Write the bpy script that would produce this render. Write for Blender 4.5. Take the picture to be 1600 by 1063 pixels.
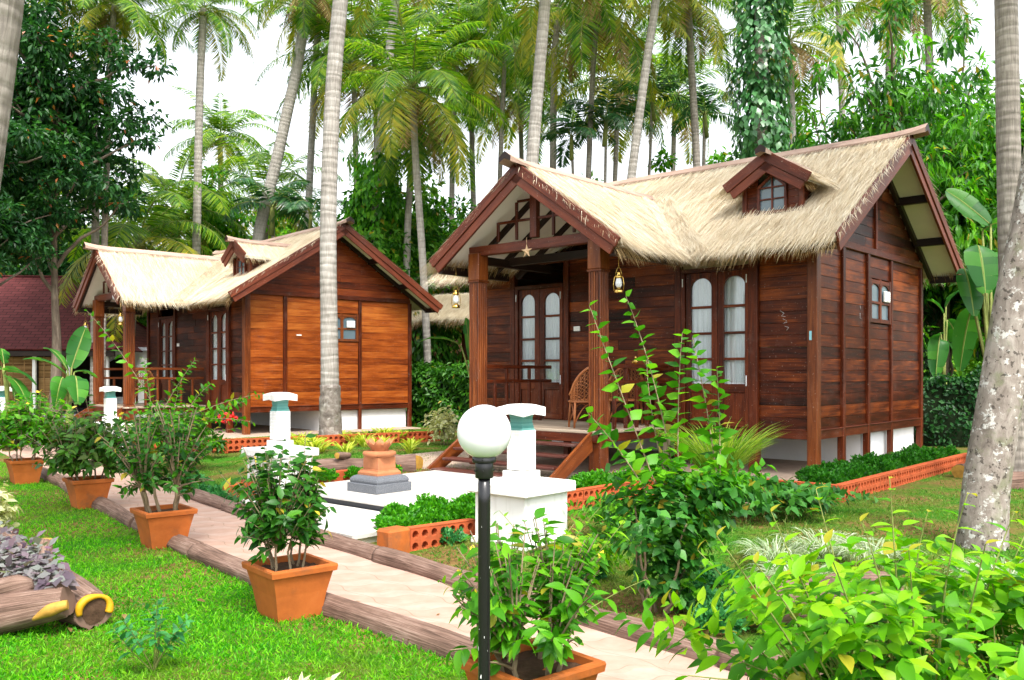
import bpy, math, random
import numpy as np
from math import pi, radians, sin, cos, sqrt
for o_ in list(bpy.data.objects): bpy.data.objects.remove(o_)
S = bpy.context.scene
COL = S.collection
# ------------------------------------------------------------------ camera
F, YH, H = 1376.4, 582.7, 1.5            # focal length and horizon in photo pixels, eye height in metres
cam = bpy.data.cameras.new('camera'); cam.sensor_width = 36; cam.lens = 36*F/1600
cam.shift_y = (YH-531.5)/1600; cam.clip_start = .05; cam.clip_end = 600
co = bpy.data.objects.new('camera', cam); COL.objects.link(co)
co.location = (0, 0, H); co.rotation_euler = (pi/2, 0, 0); S.camera = co
# ------------------------------------------------------------------ light
SUN_EL, SUN_AZ = radians(58), radians(158)      # azimuth clockwise from +Y
W = bpy.data.worlds.new('World'); S.world = W; W.use_nodes = True
wt = W.node_tree; bg = wt.nodes['Background']
sky = wt.nodes.new('ShaderNodeTexSky'); sky.sky_type = 'NISHITA'; sky.sun_disc = False
sky.sun_elevation = SUN_EL; sky.sun_rotation = SUN_AZ; sky.air_density = 1.2; sky.dust_density = 4
hs = wt.nodes.new('ShaderNodeHueSaturation'); hs.inputs['Saturation'].default_value = .22; hs.inputs['Value'].default_value = 1.0
wt.links.new(sky.outputs[0], hs.inputs['Color']); wt.links.new(hs.outputs[0], bg.inputs[0]); bg.inputs[1].default_value = .15
sl = bpy.data.lights.new('sun', 'SUN'); sl.energy = 1.5; sl.angle = radians(11); sl.color = (1, .95, .87)
so = bpy.data.objects.new('sun', sl); COL.objects.link(so)
so.rotation_euler = (pi/2-SUN_EL, 0, pi-SUN_AZ)
S.view_settings.view_transform = 'Standard'; S.view_settings.look = 'None'
S.view_settings.exposure = 1.7; S.view_settings.gamma = 1
S.cycles.max_bounces = 8; S.cycles.diffuse_bounces = 4; S.cycles.transparent_max_bounces = 16
S.cycles.use_denoising = True
# ------------------------------------------------------------------ mesh helpers
def nrm(v):
    v = np.asarray(v, float); n = np.linalg.norm(v, axis=-1, keepdims=True); return v/np.maximum(n, 1e-9)
def at(px, py, Y): return np.array([(px-800)/F*Y, Y, H-(py-YH)/F*Y])
I3 = np.eye(3)
def rz(a): return np.array([[cos(a), -sin(a), 0], [sin(a), cos(a), 0], [0, 0, 1]])
def rx(a): return np.array([[1, 0, 0], [0, cos(a), -sin(a)], [0, sin(a), cos(a)]])
def ry(a): return np.array([[cos(a), 0, sin(a)], [0, 1, 0], [-sin(a), 0, cos(a)]])
SG = [(a, b, c) for a in (-1, 1) for b in (-1, 1) for c in (-1, 1)]
def _boxtopo():
    idx = {}; k = 0
    for s in SG:
        for a in range(3): idx[(s, a)] = k; k += 1
    fs = []
    for a in range(3):
        o = [i for i in range(3) if i != a]
        for sg in (-1, 1):
            q = []
            for (p, r) in ((-1, -1), (1, -1), (1, 1), (-1, 1)):
                s = [0, 0, 0]; s[a] = sg; s[o[0]] = p; s[o[1]] = r; q.append(idx[(tuple(s), a)])
            fs.append(q)
    for c in range(3):
        a, b = [i for i in range(3) if i != c]
        for sa in (-1, 1):
            for sb in (-1, 1):
                def mk(sc, ax):
                    s = [0, 0, 0]; s[a] = sa; s[b] = sb; s[c] = sc; return idx[(tuple(s), ax)]
                fs.append([mk(-1, a), mk(1, a), mk(1, b), mk(-1, b)])
    for s in SG: fs.append([idx[(s, 0)], idx[(s, 1)], idx[(s, 2)]])
    V = np.array([[s[i]*(1 if i == a else .9) for i in range(3)] for s in SG for a in range(3)])
    out = []
    for f in fs:
        p = V[f]; n = np.cross(p[1]-p[0], p[2]-p[0])
        out.append(f if n @ p.mean(0) > 0 else f[::-1])
    return out
BT = _boxtopo()
class MB:
    def __init__(s): s.c = []; s.n = 0
    def add(s, V, Fc, UV=None, m=0, sm=False):
        V = np.asarray(V, float).reshape(-1, 3); Fc = np.asarray(Fc, int)
        if Fc.ndim == 1: Fc = Fc[None]
        if UV is None: UV = V[Fc][..., :2]
        s.c.append((V, Fc+s.n, np.asarray(UV, float), m, sm)); s.n += len(V); return s
    def box(s, c, size, R=None, b=None, m=0):
        h = np.asarray(size, float)/2
        if b is None: b = min(.006, h.min()*.4)
        b = min(b, h.min()*.45)
        V = np.array([[sg[i]*(h[i] if i == a else h[i]-b) for i in range(3)] for sg in SG for a in range(3)])
        L = int(np.argmax(h)); o = [i for i in range(3) if i != L]
        uv = np.stack([V[:, L], V[:, o[0]]+V[:, o[1]]], 1)
        W_ = V if R is None else V @ np.asarray(R).T
        W_ = W_+np.asarray(c, float); n0 = s.n; q = [f for f in BT if len(f) == 4]; t = [f for f in BT if len(f) == 3]
        q = np.array(q); t = np.array(t)
        s.c.append((W_, q+n0, uv[q], m, False)); s.c.append((np.zeros((0, 3)), t+n0, uv[t], m, False)); s.n += len(V); return s
    def bar(s, p0, p1, w, h, up=(0, 0, 1), b=None, m=0):
        p0 = np.asarray(p0, float); p1 = np.asarray(p1, float); d = p1-p0; L = np.linalg.norm(d); y = d/L
        x = nrm(np.cross(y, up)); z = np.cross(x, y)
        return s.box((p0+p1)/2, (w, L, h), np.stack([x, y, z], 1), b, m)
    def tube(s, P, r, n=8, m=0, cap=True, sm=True, rn=None):
        P = np.asarray(P, float); k = len(P); r = np.broadcast_to(np.asarray(r, float), (k,))
        T = nrm(np.gradient(P, axis=0)); ref = np.array([0, 0, 1.]) if abs(T[0, 2]) < .9 else np.array([1., 0, 0])
        X = np.zeros_like(P); x = nrm(np.cross(T[0], ref))
        for i in range(k):
            x = nrm(x-T[i]*(x@T[i])); X[i] = x
        Yv = np.cross(T, X); a = np.arange(n)*2*pi/n
        rr = np.ones((k, n)) if rn is None else rn
        V = P[:, None]+(np.cos(a)[None, :, None]*X[:, None]+np.sin(a)[None, :, None]*Yv[:, None])*(r[:, None]*rr)[..., None]
        i, j = np.meshgrid(np.arange(k-1), np.arange(n), indexing='ij'); jn = (j+1) % n
        Q = np.stack([i*n+j, i*n+jn, (i+1)*n+jn, (i+1)*n+j], -1).reshape(-1, 4)
        Ls = np.concatenate([[0], np.cumsum(np.linalg.norm(np.diff(P, axis=0), axis=1))]); w = 2*pi*r.mean()/n
        U = np.stack([np.stack([Ls[i], j*w], -1), np.stack([Ls[i], (j+1)*w], -1), np.stack([Ls[i+1], (j+1)*w], -1), np.stack([Ls[i+1], j*w], -1)], -2).reshape(-1, 4, 2)
        n0 = s.n; s.add(V.reshape(-1, 3), Q[:, ::1], U, m, sm)
        if cap:
            s.c.append((np.zeros((0, 3)), np.array([list(range(n))[::-1]])+n0, np.zeros((1, n, 2)), m, False))
            s.c.append((np.zeros((0, 3)), np.array([list(range((k-1)*n, k*n))])+n0, np.zeros((1, n, 2)), m, False))
        return s
    def lathe(s, c, prof, n=20, m=0, R=None, sm=True, k4=None):
        prof = np.asarray(prof, float); k = len(prof); a = np.arange(n)*2*pi/n+(pi/n if k4 else 0)
        V = np.stack([prof[:, :1]*np.cos(a), prof[:, :1]*np.sin(a), np.repeat(prof[:, 1:], n, 1)], -1).reshape(-1, 3)
        if R is not None: V = V @ np.asarray(R).T
        i, j = np.meshgrid(np.arange(k-1), np.arange(n), indexing='ij'); jn = (j+1) % n
        Q = np.stack([i*n+j, i*n+jn, (i+1)*n+jn, (i+1)*n+j], -1).reshape(-1, 4)
        n0 = s.n; s.add(V+np.asarray(c, float), Q, None, m, sm)
        s.c.append((np.zeros((0, 3)), np.array([list(range(n))[::-1]])+n0, np.zeros((1, n, 2)), m, False))
        s.c.append((np.zeros((0, 3)), np.array([list(range((k-1)*n, k*n))])+n0, np.zeros((1, n, 2)), m, False)); return s
    def prism(s, poly, d, uaxis=None, m=0):
        P = np.asarray(poly, float); n = len(P); d = np.asarray(d, float)
        nn = np.zeros(3)
        for i in range(n): nn += np.cross(P[i]-P[0], P[(i+1) % n]-P[0])
        if nn @ d > 0: P = P[::-1]
        ua = nrm(P[1]-P[0]) if uaxis is None else nrm(uaxis); va = nrm(np.cross(nn, ua))
        V = np.concatenate([P, P+d]); uv = np.stack([V@ua, V@va], 1); n0 = s.n
        s.add(V, np.arange(n)[None], uv[np.arange(n)][None], m)
        b = np.arange(n, 2*n)[::-1]; s.c.append((np.zeros((0, 3)), b[None]+n0, uv[b][None], m, False))
        q = np.array([[i, n+i, n+(i+1) % n, (i+1) % n] for i in range(n)])
        s.c.append((np.zeros((0, 3)), q+n0, np.stack([V[q]@ua, V[q]@nrm(d)], -1), m, False)); return s
    def scat(s, T, P, D, N, sc, m=0, sm=False):
        V0, F0, U0 = T; P = np.asarray(P, float); k = len(P)
        if k == 0: return s
        y = nrm(D); x = nrm(np.cross(y, N)); z = np.cross(x, y); sc = np.asarray(sc, float)
        if sc.ndim < 2: sc = np.repeat(np.broadcast_to(sc, (k,))[:, None], 3, 1)
        V = P[:, None]+V0[None, :, :1]*(x*sc[:, :1])[:, None]+V0[None, :, 1:2]*(y*sc[:, 1:2])[:, None]+V0[None, :, 2:]*(z*sc[:, 2:])[:, None]
        nv = len(V0); Fc = (F0[None]+np.arange(k)[:, None, None]*nv).reshape(-1, F0.shape[1])
        return s.add(V.reshape(-1, 3), Fc, np.tile(U0, (k, 1, 1)), m, sm)
    def build(s, name, mats, parent=None, world=False):
        if not isinstance(mats, (list, tuple)): mats = [mats]
        V = np.concatenate([c[0] for c in s.c])
        if world and parent is not None: V = V-np.array(parent.location)
        me = bpy.data.meshes.new(name); me.vertices.add(len(V)); me.vertices.foreach_set('co', V.ravel().astype(np.float32))
        li = np.concatenate([c[1].ravel() for c in s.c]); sizes = np.concatenate([np.full(len(c[1]), c[1].shape[1]) for c in s.c])
        me.loops.add(len(li)); me.loops.foreach_set('vertex_index', li.astype(np.int32))
        me.polygons.add(len(sizes)); me.polygons.foreach_set('loop_start', (np.cumsum(sizes)-sizes).astype(np.int32))
        me.polygons.foreach_set('material_index', np.concatenate([np.full(len(c[1]), c[3]) for c in s.c]).astype(np.int32))
        me.polygons.foreach_set('use_smooth', np.concatenate([np.full(len(c[1]), c[4]) for c in s.c]))
        uv = me.uv_layers.new(name='UVMap'); uv.data.foreach_set('uv', np.concatenate([c[2].reshape(-1, 2) for c in s.c]).ravel().astype(np.float32))
        for m_ in mats: me.materials.append(m_)
        me.update(calc_edges=True); me.validate()
        o = bpy.data.objects.new(name, me); COL.objects.link(o)
        if parent is not None: o.parent = parent
        return o
def tag(o, label=None, cat=None, group=None, kind=None):
    for k, v in (('label', label), ('category', cat), ('group', group), ('kind', kind)):
        if v: o[k] = v
    return o
def thing(name, label, cat, loc=(0, 0, 0), rot=0, group=None):
    o = bpy.data.objects.new(name, None); COL.objects.link(o); o.location = [float(v) for v in loc]; o.rotation_euler = (0, 0, rot)
    o.empty_display_size = .1
    return tag(o, label, cat, group)
def dup(o, loc, rot=0, sc=1, label=None, group=None, parent=None, keep=None):
    c = o.copy(); COL.objects.link(c)
    if parent is not None: c.parent = parent
    else:
        c.location = [float(v) for v in loc]; c.rotation_euler = (0, 0, rot); c.scale = (sc,)*3 if np.isscalar(sc) else sc
        if label: c['label'] = label
        if group: c['group'] = group
    for ch in list(o.children): dup(ch, None, parent=c)
    return c
# ------------------------------------------------------------------ materials
class NT:
    def __init__(s, name):
        s.m = bpy.data.materials.new(name); s.m.use_nodes = True; s.t = s.m.node_tree; s.t.nodes.clear()
        s.out = s.n('ShaderNodeOutputMaterial')
    def n(s, ty, ins=None, **kw):
        nd = s.t.nodes.new(ty)
        for k, v in kw.items(): setattr(nd, k, v)
        for k, v in (ins or {}).items(): s.set(nd.inputs[k], v)
        return nd
    def set(s, sock, v):
        if isinstance(v, bpy.types.NodeSocket): s.t.links.new(v, sock)
        elif isinstance(v, bpy.types.Node): s.t.links.new(v.outputs[0], sock)
        else:
            if sock.type == 'RGBA' and not np.isscalar(v) and len(v) == 3: v = (*v, 1)
            sock.default_value = v
    def ramp(s, fac, stops):
        r = s.n('ShaderNodeValToRGB'); e = r.color_ramp.elements
        while len(e) < len(stops): e.new(.5)
        for i, (p, c) in enumerate(stops):
            e[i].position = p; e[i].color = (*c, 1) if not np.isscalar(c) else (c, c, c, 1)
        s.set(r.inputs[0], fac); return r.outputs[0]
    def math(s, op, a, b=0.0, c=None):
        d = {0: a, 1: b}
        if c is not None: d[2] = c
        return s.n('ShaderNodeMath', d, operation=op).outputs[0]
    def noise(s, vec, scale, detail=4, rough=.55, dist=0.0):
        d = {'Scale': scale, 'Detail': detail, 'Roughness': rough, 'Distortion': dist}
        if vec is not None: d['Vector'] = vec
        return s.n('ShaderNodeTexNoise', d).outputs[0]
    def mix(s, f, a, b, t='MIX'):
        x = s.n('ShaderNodeMix', data_type='RGBA', blend_type=t); s.set(x.inputs[0], f); s.set(x.inputs[6], a); s.set(x.inputs[7], b); return x.outputs[2]
    def uv(s): return s.n('ShaderNodeUVMap').outputs[0]
    def pos(s): return s.n('ShaderNodeNewGeometry').outputs['Position']
    def rnd(s): return s.n('ShaderNodeNewGeometry').outputs['Random Per Island']
    def obj(s): return s.n('ShaderNodeTexCoord').outputs['Object']
    def vm(s, op, a, b): return s.n('ShaderNodeVectorMath', {0: a, 1: b}, operation=op).outputs[0]
    def bump(s, h, st=.3, d=.02): return s.n('ShaderNodeBump', {'Height': h, 'Strength': st, 'Distance': d}).outputs[0]
    def bsdf(s, col, rough=.6, spec=.4, normal=None, metal=0.0, extra=None):
        d = {'Base Color': col, 'Roughness': rough, 'Specular IOR Level': spec, 'Metallic': metal}
        if normal is not None: d['Normal'] = normal
        d.update(extra or {})
        return s.n('ShaderNodeBsdfPrincipled', d)
    def done(s, sh): s.set(s.out.inputs[0], sh.outputs[0] if isinstance(sh, bpy.types.Node) else sh); return s.m
def m_plain(name, c, rough=.6, var=.12, sc=8, spec=.35, metal=0.0, bump=.1, coat=0.0):
    t = NT(name); n = t.noise(t.obj(), sc, 6, .6); k = 1-var
    col = t.ramp(n, [(.25, tuple(x*k for x in c)), (.7, tuple(min(1, x*(1+var*.6)) for x in c))])
    return t.done(t.bsdf(col, rough, spec, t.bump(n, bump, .01), metal, {'Coat Weight': coat}))
def m_leaf(name, cols, trans=.35, rough=.42, spec=.5, vein=.0, variegated=None):
    t = NT(name); r = t.rnd(); k = len(cols)
    col = t.ramp(r, [(.02+.96*i/(k-1), c) for i, c in enumerate(cols)])
    u = t.n('ShaderNodeSeparateXYZ', {0: t.uv()})
    if name[5:] in ('bright', 'mid', 'gloss', 'lime', 'teal', 'bgmid'): r2 = t.math('FRACT', t.math('MULTIPLY', r, 57.3)); col = t.mix(t.math('MULTIPLY', t.math('GREATER_THAN', r2, .975), .75), col, (.42, .30, .03))
    if 'grass' in name:
        col = t.mix(t.ramp(t.noise(t.pos(), .8, 5, .65), [(.48, 0.0), (.72, .75)]), col, (.21, .24, .03)); col = t.mix(t.ramp(t.noise(t.vm('ADD', t.pos(), (9., 4., 0.)), 1.7, 4, .6), [(.55, 0.0), (.7, .6)]), col, (.02, .13, .006))
    if variegated:
        e = t.math('ABSOLUTE', t.math('SUBTRACT', u.outputs[0], .5)); nz = t.noise(t.pos(), 40, 2)
        f = t.ramp(t.math('ADD', e, t.math('MULTIPLY', t.math('SUBTRACT', nz, .5), .35)), [(.14, 0.0), (.22, 1.0)])
        col = t.mix(f, col, variegated)
    if vein:
        e = t.math('ABSOLUTE', t.math('SUBTRACT', u.outputs[0], .5))
        col = t.mix(t.math('MULTIPLY', t.math('LESS_THAN', e, .035), vein), col, (.35, .5, .12))
    n = t.noise(t.pos(), 9, 2); col = t.mix(t.math('MULTIPLY', n, .35), col, t.mix(1.0, col, (.55, .6, .5), 'MULTIPLY'))
    p = t.bsdf(col, rough, spec); tr = t.n('ShaderNodeBsdfTranslucent', {'Color': t.mix(1.0, col, (1.5, 1.55, .7), 'MULTIPLY')})
    return t.done(t.n('ShaderNodeMixShader', {0: trans, 1: p.outputs[0], 2: tr.outputs[0]}))
def m_wood(name, c1, c2, c3, rough=.38, spec=.4, contrast=1.0, weather=0.0):
    t = NT(name); r = t.rnd(); cx = t.n('ShaderNodeCombineXYZ', {0: t.math('MULTIPLY', r, 37.), 1: t.math('MULTIPLY', r, 91.), 2: t.math('MULTIPLY', r, 53.)})
    v = t.vm('ADD', t.vm('MULTIPLY', t.uv(), (1.6, 26., 1.)), cx.outputs[0])
    g = t.noise(v, 1.0, 6, .62, .8); g2 = t.noise(t.vm('ADD', t.vm('MULTIPLY', t.uv(), (1.1, 3.2, 1.)), cx.outputs[0]), 1.3, 3)
    f = t.math('ADD', t.math('MULTIPLY', g, .62), t.math('ADD', t.math('MULTIPLY', g2, .50), t.math('MULTIPLY', t.math('SUBTRACT', r, .5), .32*contrast)))
    col = t.ramp(f, [(.36, c1), (.56, c2), (.80, c3)])
    if weather:
        wn = t.noise(t.pos(), 3.2, 5, .7); col = t.mix(t.ramp(wn, [(.55, 0.0), (.75, weather)]), col, (.42, .38, .34))
        sp = t.noise(t.pos(), 55, 2); col = t.mix(t.ramp(sp, [(.70, 0.0), (.74, .7)]), col, (.5, .42, .36))
    return t.done(t.bsdf(col, t.math('ADD', rough-.08, t.math('MULTIPLY', g, .2)), spec, t.bump(g, .25, .004)))
M = {}
M['plank'] = m_wood('plank_wood', (.010, .0020, .0007), (.068, .0112, .0021), (.27, .060, .0085), .36, .2, .8, .05)  # wood darkened overall; some eave and porch shade is put into its colour
M['plank_dark'] = m_wood('dark_plank_wood', (.007, .0016, .0006), (.038, .0066, .0018), (.16, .034, .0065), .36, .2, .85, .05)
M['plank_gold'] = m_wood('golden_plank_wood', (.08, .012, .002), (.265, .056, .0075), (.46, .135, .022), .4, .2, .75, .04)
M['plank_red'] = m_wood('red_plank_wood', (.035, .006, .0015), (.15, .026, .005), (.28, .066, .012), .38, .2, .75, .05)
M['trim'] = m_wood('trim_wood', (.026, .0048, .0014), (.092, .0165, .0042), (.19, .042, .010), .38, .22, .8, .08)
M['barge'] = m_wood('barge_wood', (.045, .009, .004), (.115, .024, .010), (.20, .050, .020), .4, .3, .6, .06)
M['post'] = m_wood('post_wood', (.045, .009, .002), (.145, .034, .0065), (.28, .082, .018), .36, .3, .6, .06)
M['dark'] = m_wood('dark_beam_wood', (.008, .004, .003), (.022, .010, .007), (.05, .022, .014), .45, .3)
M['step'] = m_wood('step_wood', (.035, .009, .006), (.085, .024, .016), (.16, .058, .042), .4, .3, .8, .22)
M['deck'] = m_wood('deck_wood', (.19, .14, .10), (.33, .26, .19), (.46, .38, .29), .55, .3)
M['ridge'] = m_wood('ridge_wood', (.20, .13, .10), (.34, .23, .18), (.46, .33, .26), .6, .25)
M['soffit'] = m_plain('soffit_board', (.76, .72, .65), .8, .06, 3)
M['white'] = m_plain('white_paint', (.80, .80, .78), .55, .04, 5, .3)
def m_masonry():
    t = NT('weathered_white_masonry'); n = t.noise(t.vm('MULTIPLY', t.pos(), (9., 9., 1.1)), 1., 6, .65); n2 = t.noise(t.pos(), 30, 4, .6); n3 = t.noise(t.pos(), 2.3, 5, .7)
    col = t.mix(t.ramp(n, [(.50, 0.0), (.72, .45)]), (.76, .755, .73), (.42, .39, .33)); col = t.mix(t.ramp(n3, [(.55, 0.0), (.75, .35)]), col, (.5, .47, .40)); return t.done(t.bsdf(col, .75, .25, t.bump(n2, .2, .004)))
M['masonry'] = m_masonry()
M['plinth'] = m_plain('plinth_paint', (.74, .75, .76), .7, .08, 2.5)
def m_thatch():
    t = NT('thatch_straw'); r = t.rnd(); n = t.noise(t.pos(), .9, 3)
    f = t.math('ADD', t.math('MULTIPLY', r, .85), t.math('MULTIPLY', t.math('SUBTRACT', n, .5), .55))
    col = t.ramp(f, [(.0, (.34, .24, .12)), (.10, (.58, .45, .28)), (.4, (.70, .60, .435)), (.9, (.83, .76, .62))])
    p = t.bsdf(col, .6, .3); tr = t.n('ShaderNodeBsdfTranslucent', {'Color': col}); return t.done(t.n('ShaderNodeMixShader', {0: .12, 1: p.outputs[0], 2: tr.outputs[0]}))
M['thatch'] = m_thatch()
def m_fringe():
    t = NT('thatch_cut_straw'); r = t.rnd(); col = t.ramp(r, [(.0, (.16, .085, .03)), (.4, (.36, .22, .09)), (.8, (.58, .42, .21)), (1., (.72, .57, .34))])
    return t.done(t.bsdf(col, .65, .25))
M['fringe'] = m_fringe()
def m_glass(name, tint, mixf=.35, rough=.06):
    t = NT(name); tr = t.n('ShaderNodeBsdfTransparent', {'Color': tint}); g = t.n('ShaderNodeBsdfGlossy', {'Color': (.9, .95, 1), 'Roughness': rough})
    return t.done(t.n('ShaderNodeMixShader', {0: mixf, 1: tr.outputs[0], 2: g.outputs[0]}))
M['pane'] = m_glass('window_glass', (.92, .95, .95), .14)
M['dimpane'] = m_plain('tinted_window_glass', (.10, .15, .18), .12, .1, 3, .8)
def m_curtain():
    t = NT('curtain_cloth'); n = t.noise(t.vm('MULTIPLY', t.obj(), (30., 30., 1.2)), 1., 3)
    return t.done(t.bsdf(t.ramp(n, [(.3, (.62, .64, .68)), (.65, (.82, .83, .85))]), .9, .1, t.bump(n, .3, .02)))
M['curtain'] = m_curtain()
def m_terracotta(name, c, stain=.72):
    t = NT(name); n = t.noise(t.pos(), 5, 6, .65); n2 = t.noise(t.pos(), 22, 4, .6)
    col = t.ramp(n, [(.25, tuple(x*.7 for x in c)), (.55, c), (.8, (min(1, c[0]*1.12), c[1]*1.25, c[2]*1.6))])
    col = t.mix(t.ramp(t.noise(t.vm('ADD', t.pos(), (3., 1., 7.)), 3.2, 7, .7), [(.53, 0.0), (.70, stain)]), col, (.11, .065, .035))
    return t.done(t.bsdf(col, .75, .25, t.bump(n2, .25, .006)))
M['terra'] = m_terracotta('terracotta_pot', (.40, .105, .019))
M['brick'] = m_terracotta('terracotta_brick', (.42, .085, .026), .3)
M['urn'] = m_terracotta('terracotta_urn', (.42, .16, .07), .35)
M['soil'] = m_plain('dark_soil', (.07, .04, .025), .95, .4, 25, .1, 0, .8)
def m_granite():
    t = NT('granite_block'); n = t.noise(t.obj(), 120, 2, .7); col = t.ramp(n, [(.3, (.05, .055, .065)), (.6, (.14, .15, .17)), (.75, (.3, .31, .33))]); return t.done(t.bsdf(col, .5, .4))
M['granite'] = m_granite()
M['darkstone'] = m_plain('dark_stone_riser', (.035, .038, .045), .35, .3, 30)
def m_bark(name, c1, c2, c3, ring=0.0, lichen=0.0, along=3., across=30., moss=0.0):
    t = NT(name); v = t.vm('MULTIPLY', t.uv(), (along, across, 1.)); g = t.noise(v, 1., 6, .65, .6); b = t.noise(t.pos(), 2.2, 4)
    f = t.math('ADD', t.math('MULTIPLY', g, .65), t.math('MULTIPLY', b, .35))
    col = t.ramp(f, [(.33, c1), (.5, c2), (.66, c3)]); h = g
    if ring:
        w = t.n('ShaderNodeTexWave', {'Vector': t.vm('MULTIPLY', t.uv(), (1., .25, 1.)), 'Scale': ring, 'Distortion': 5., 'Detail': 2., 'Detail Scale': 2.}, wave_type='BANDS', bands_direction='X').outputs[1]
        col = t.mix(t.math('MULTIPLY', t.ramp(w, [(.03, .34), (.13, 0.0)]), b), col, tuple(x*.4 for x in c1)); h = t.math('ADD', g, t.math('MULTIPLY', w, .7))
    if lichen:
        l = t.noise(t.pos(), 9, 5, .7); col = t.mix(t.ramp(l, [(.57, 0.0), (.60, lichen*.9)]), col, (.52, .51, .48))
        l2 = t.noise(t.pos(), 4.1, 4, .6); col = t.mix(t.ramp(l2, [(.53, 0.0), (.63, .6*lichen)]), col, (.13, .15, .07))
        l3 = t.noise(t.vm('ADD', t.pos(), (5., 5., 5.)), 20, 3, .6); col = t.mix(t.ramp(l3, [(.59, 0.0), (.64, .85*lichen)]), col, (.04, .032, .026))
    if moss: col = t.mix(t.ramp(t.noise(t.pos(), 5, 4), [(.5, 0.0), (.65, moss)]), col, (.10, .12, .06))
    return t.done(t.bsdf(col, .8, .2, t.bump(h, .6, .02)))
M['palmbark'] = m_bark('coconut_bark', (.19, .17, .15), (.31, .285, .255), (.42, .40, .37), 2.0, 0.0)
M['palmdark'] = m_bark('dark_palm_bark', (.13, .115, .10), (.25, .22, .19), (.36, .33, .29), 2.4)  # darker grey bark tone used on some of the palms
M['lichenbark'] = m_bark('lichen_bark', (.11, .09, .075), (.22, .185, .16), (.33, .295, .26), 0.0, .95, 6., 14.)
M['treebark'] = m_bark('tree_bark', (.06, .045, .035), (.13, .10, .075), (.22, .18, .14), 0, 0, 3., 20.)
M['rootbark'] = m_bark('rough_palm_base', (.07, .058, .05), (.17, .145, .125), (.28, .25, .22), 0, .25, 9., 9.)
M['twig'] = m_bark('twig_bark', (.12, .085, .05), (.24, .18, .11), (.36, .29, .19), 0, 0, 6., 20.)
M['greentwig'] = m_bark('green_twig', (.10, .12, .03), (.19, .22, .06), (.28, .3, .1), 0, 0, 6., 20.)
M['log'] = m_bark('moulded_log', (.035, .020, .014), (.16, .098, .074), (.31, .215, .175), 0, 0, 2.6, 60.)
M['ochre'] = m_plain('ochre_cut_face', (.40, .22, .035), .7, .4, 14)
M['yellow'] = m_plain('yellow_cut_face', (.55, .28, .008), .55, .25, 18)
M['black'] = m_plain('black_metal', (.012, .012, .013), .3, .2, 20, .5)
def m_lampost():
    t = NT('chipped_black_paint'); n = t.noise(t.vm('MULTIPLY', t.obj(), (1., 1., .35)), 60, 3, .5)
    return t.done(t.bsdf(t.mix(t.ramp(n, [(.70, 0.0), (.71, 1.0)]), (.008, .008, .009), (.7, .7, .68)), .25, .5))
M['lamppost'] = m_lampost()
def m_globe():
    t = NT('opal_globe'); p = t.bsdf((.86, .87, .9), .18, .5, None, 0, {'Subsurface Weight': .35, 'Subsurface Radius': (.05, .05, .05), 'Coat Weight': .4}); return t.done(p)
M['globe'] = m_globe()
M['teal'] = None
def m_teal():
    t = NT('stacked_teal_glass'); r = t.rnd(); p = t.bsdf(t.ramp(r, [(0, (.10, .36, .34)), (1, (.34, .66, .62))]), .12, .7); tr = t.n('ShaderNodeBsdfTranslucent', {'Color': (.3, .75, .7)})
    return t.done(t.n('ShaderNodeMixShader', {0: .4, 1: p.outputs[0], 2: tr.outputs[0]}))
M['teal'] = m_teal()
M['brass'] = m_plain('brass', (.70, .46, .12), .25, .2, 20, .5, 1.0)
M['milk'] = m_plain('milk_glass', (.78, .80, .84), .2, .05, 10, .6)
M['wicker'] = m_wood('wicker_cane', (.16, .05, .015), (.36, .12, .035), (.52, .2, .07), .4, .4)
M['star'] = m_plain('cream_paper_star', (.62, .42, .25), .7, .2, 20)
M['silverstar'] = m_plain('silver_paper_star', (.70, .72, .76), .5, .2, 20)
M['bluegrey'] = m_plain('pale_blue_sticker', (.25, .55, .65), .5, .1, 20)
M['red'] = m_leaf('red_bract', [(.5, .01, .01), (.75, .03, .02)], .2)
M['yleaf'] = m_leaf('yellow_leaf', [(.75, .5, .02), (.8, .62, .05)], .3)
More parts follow.
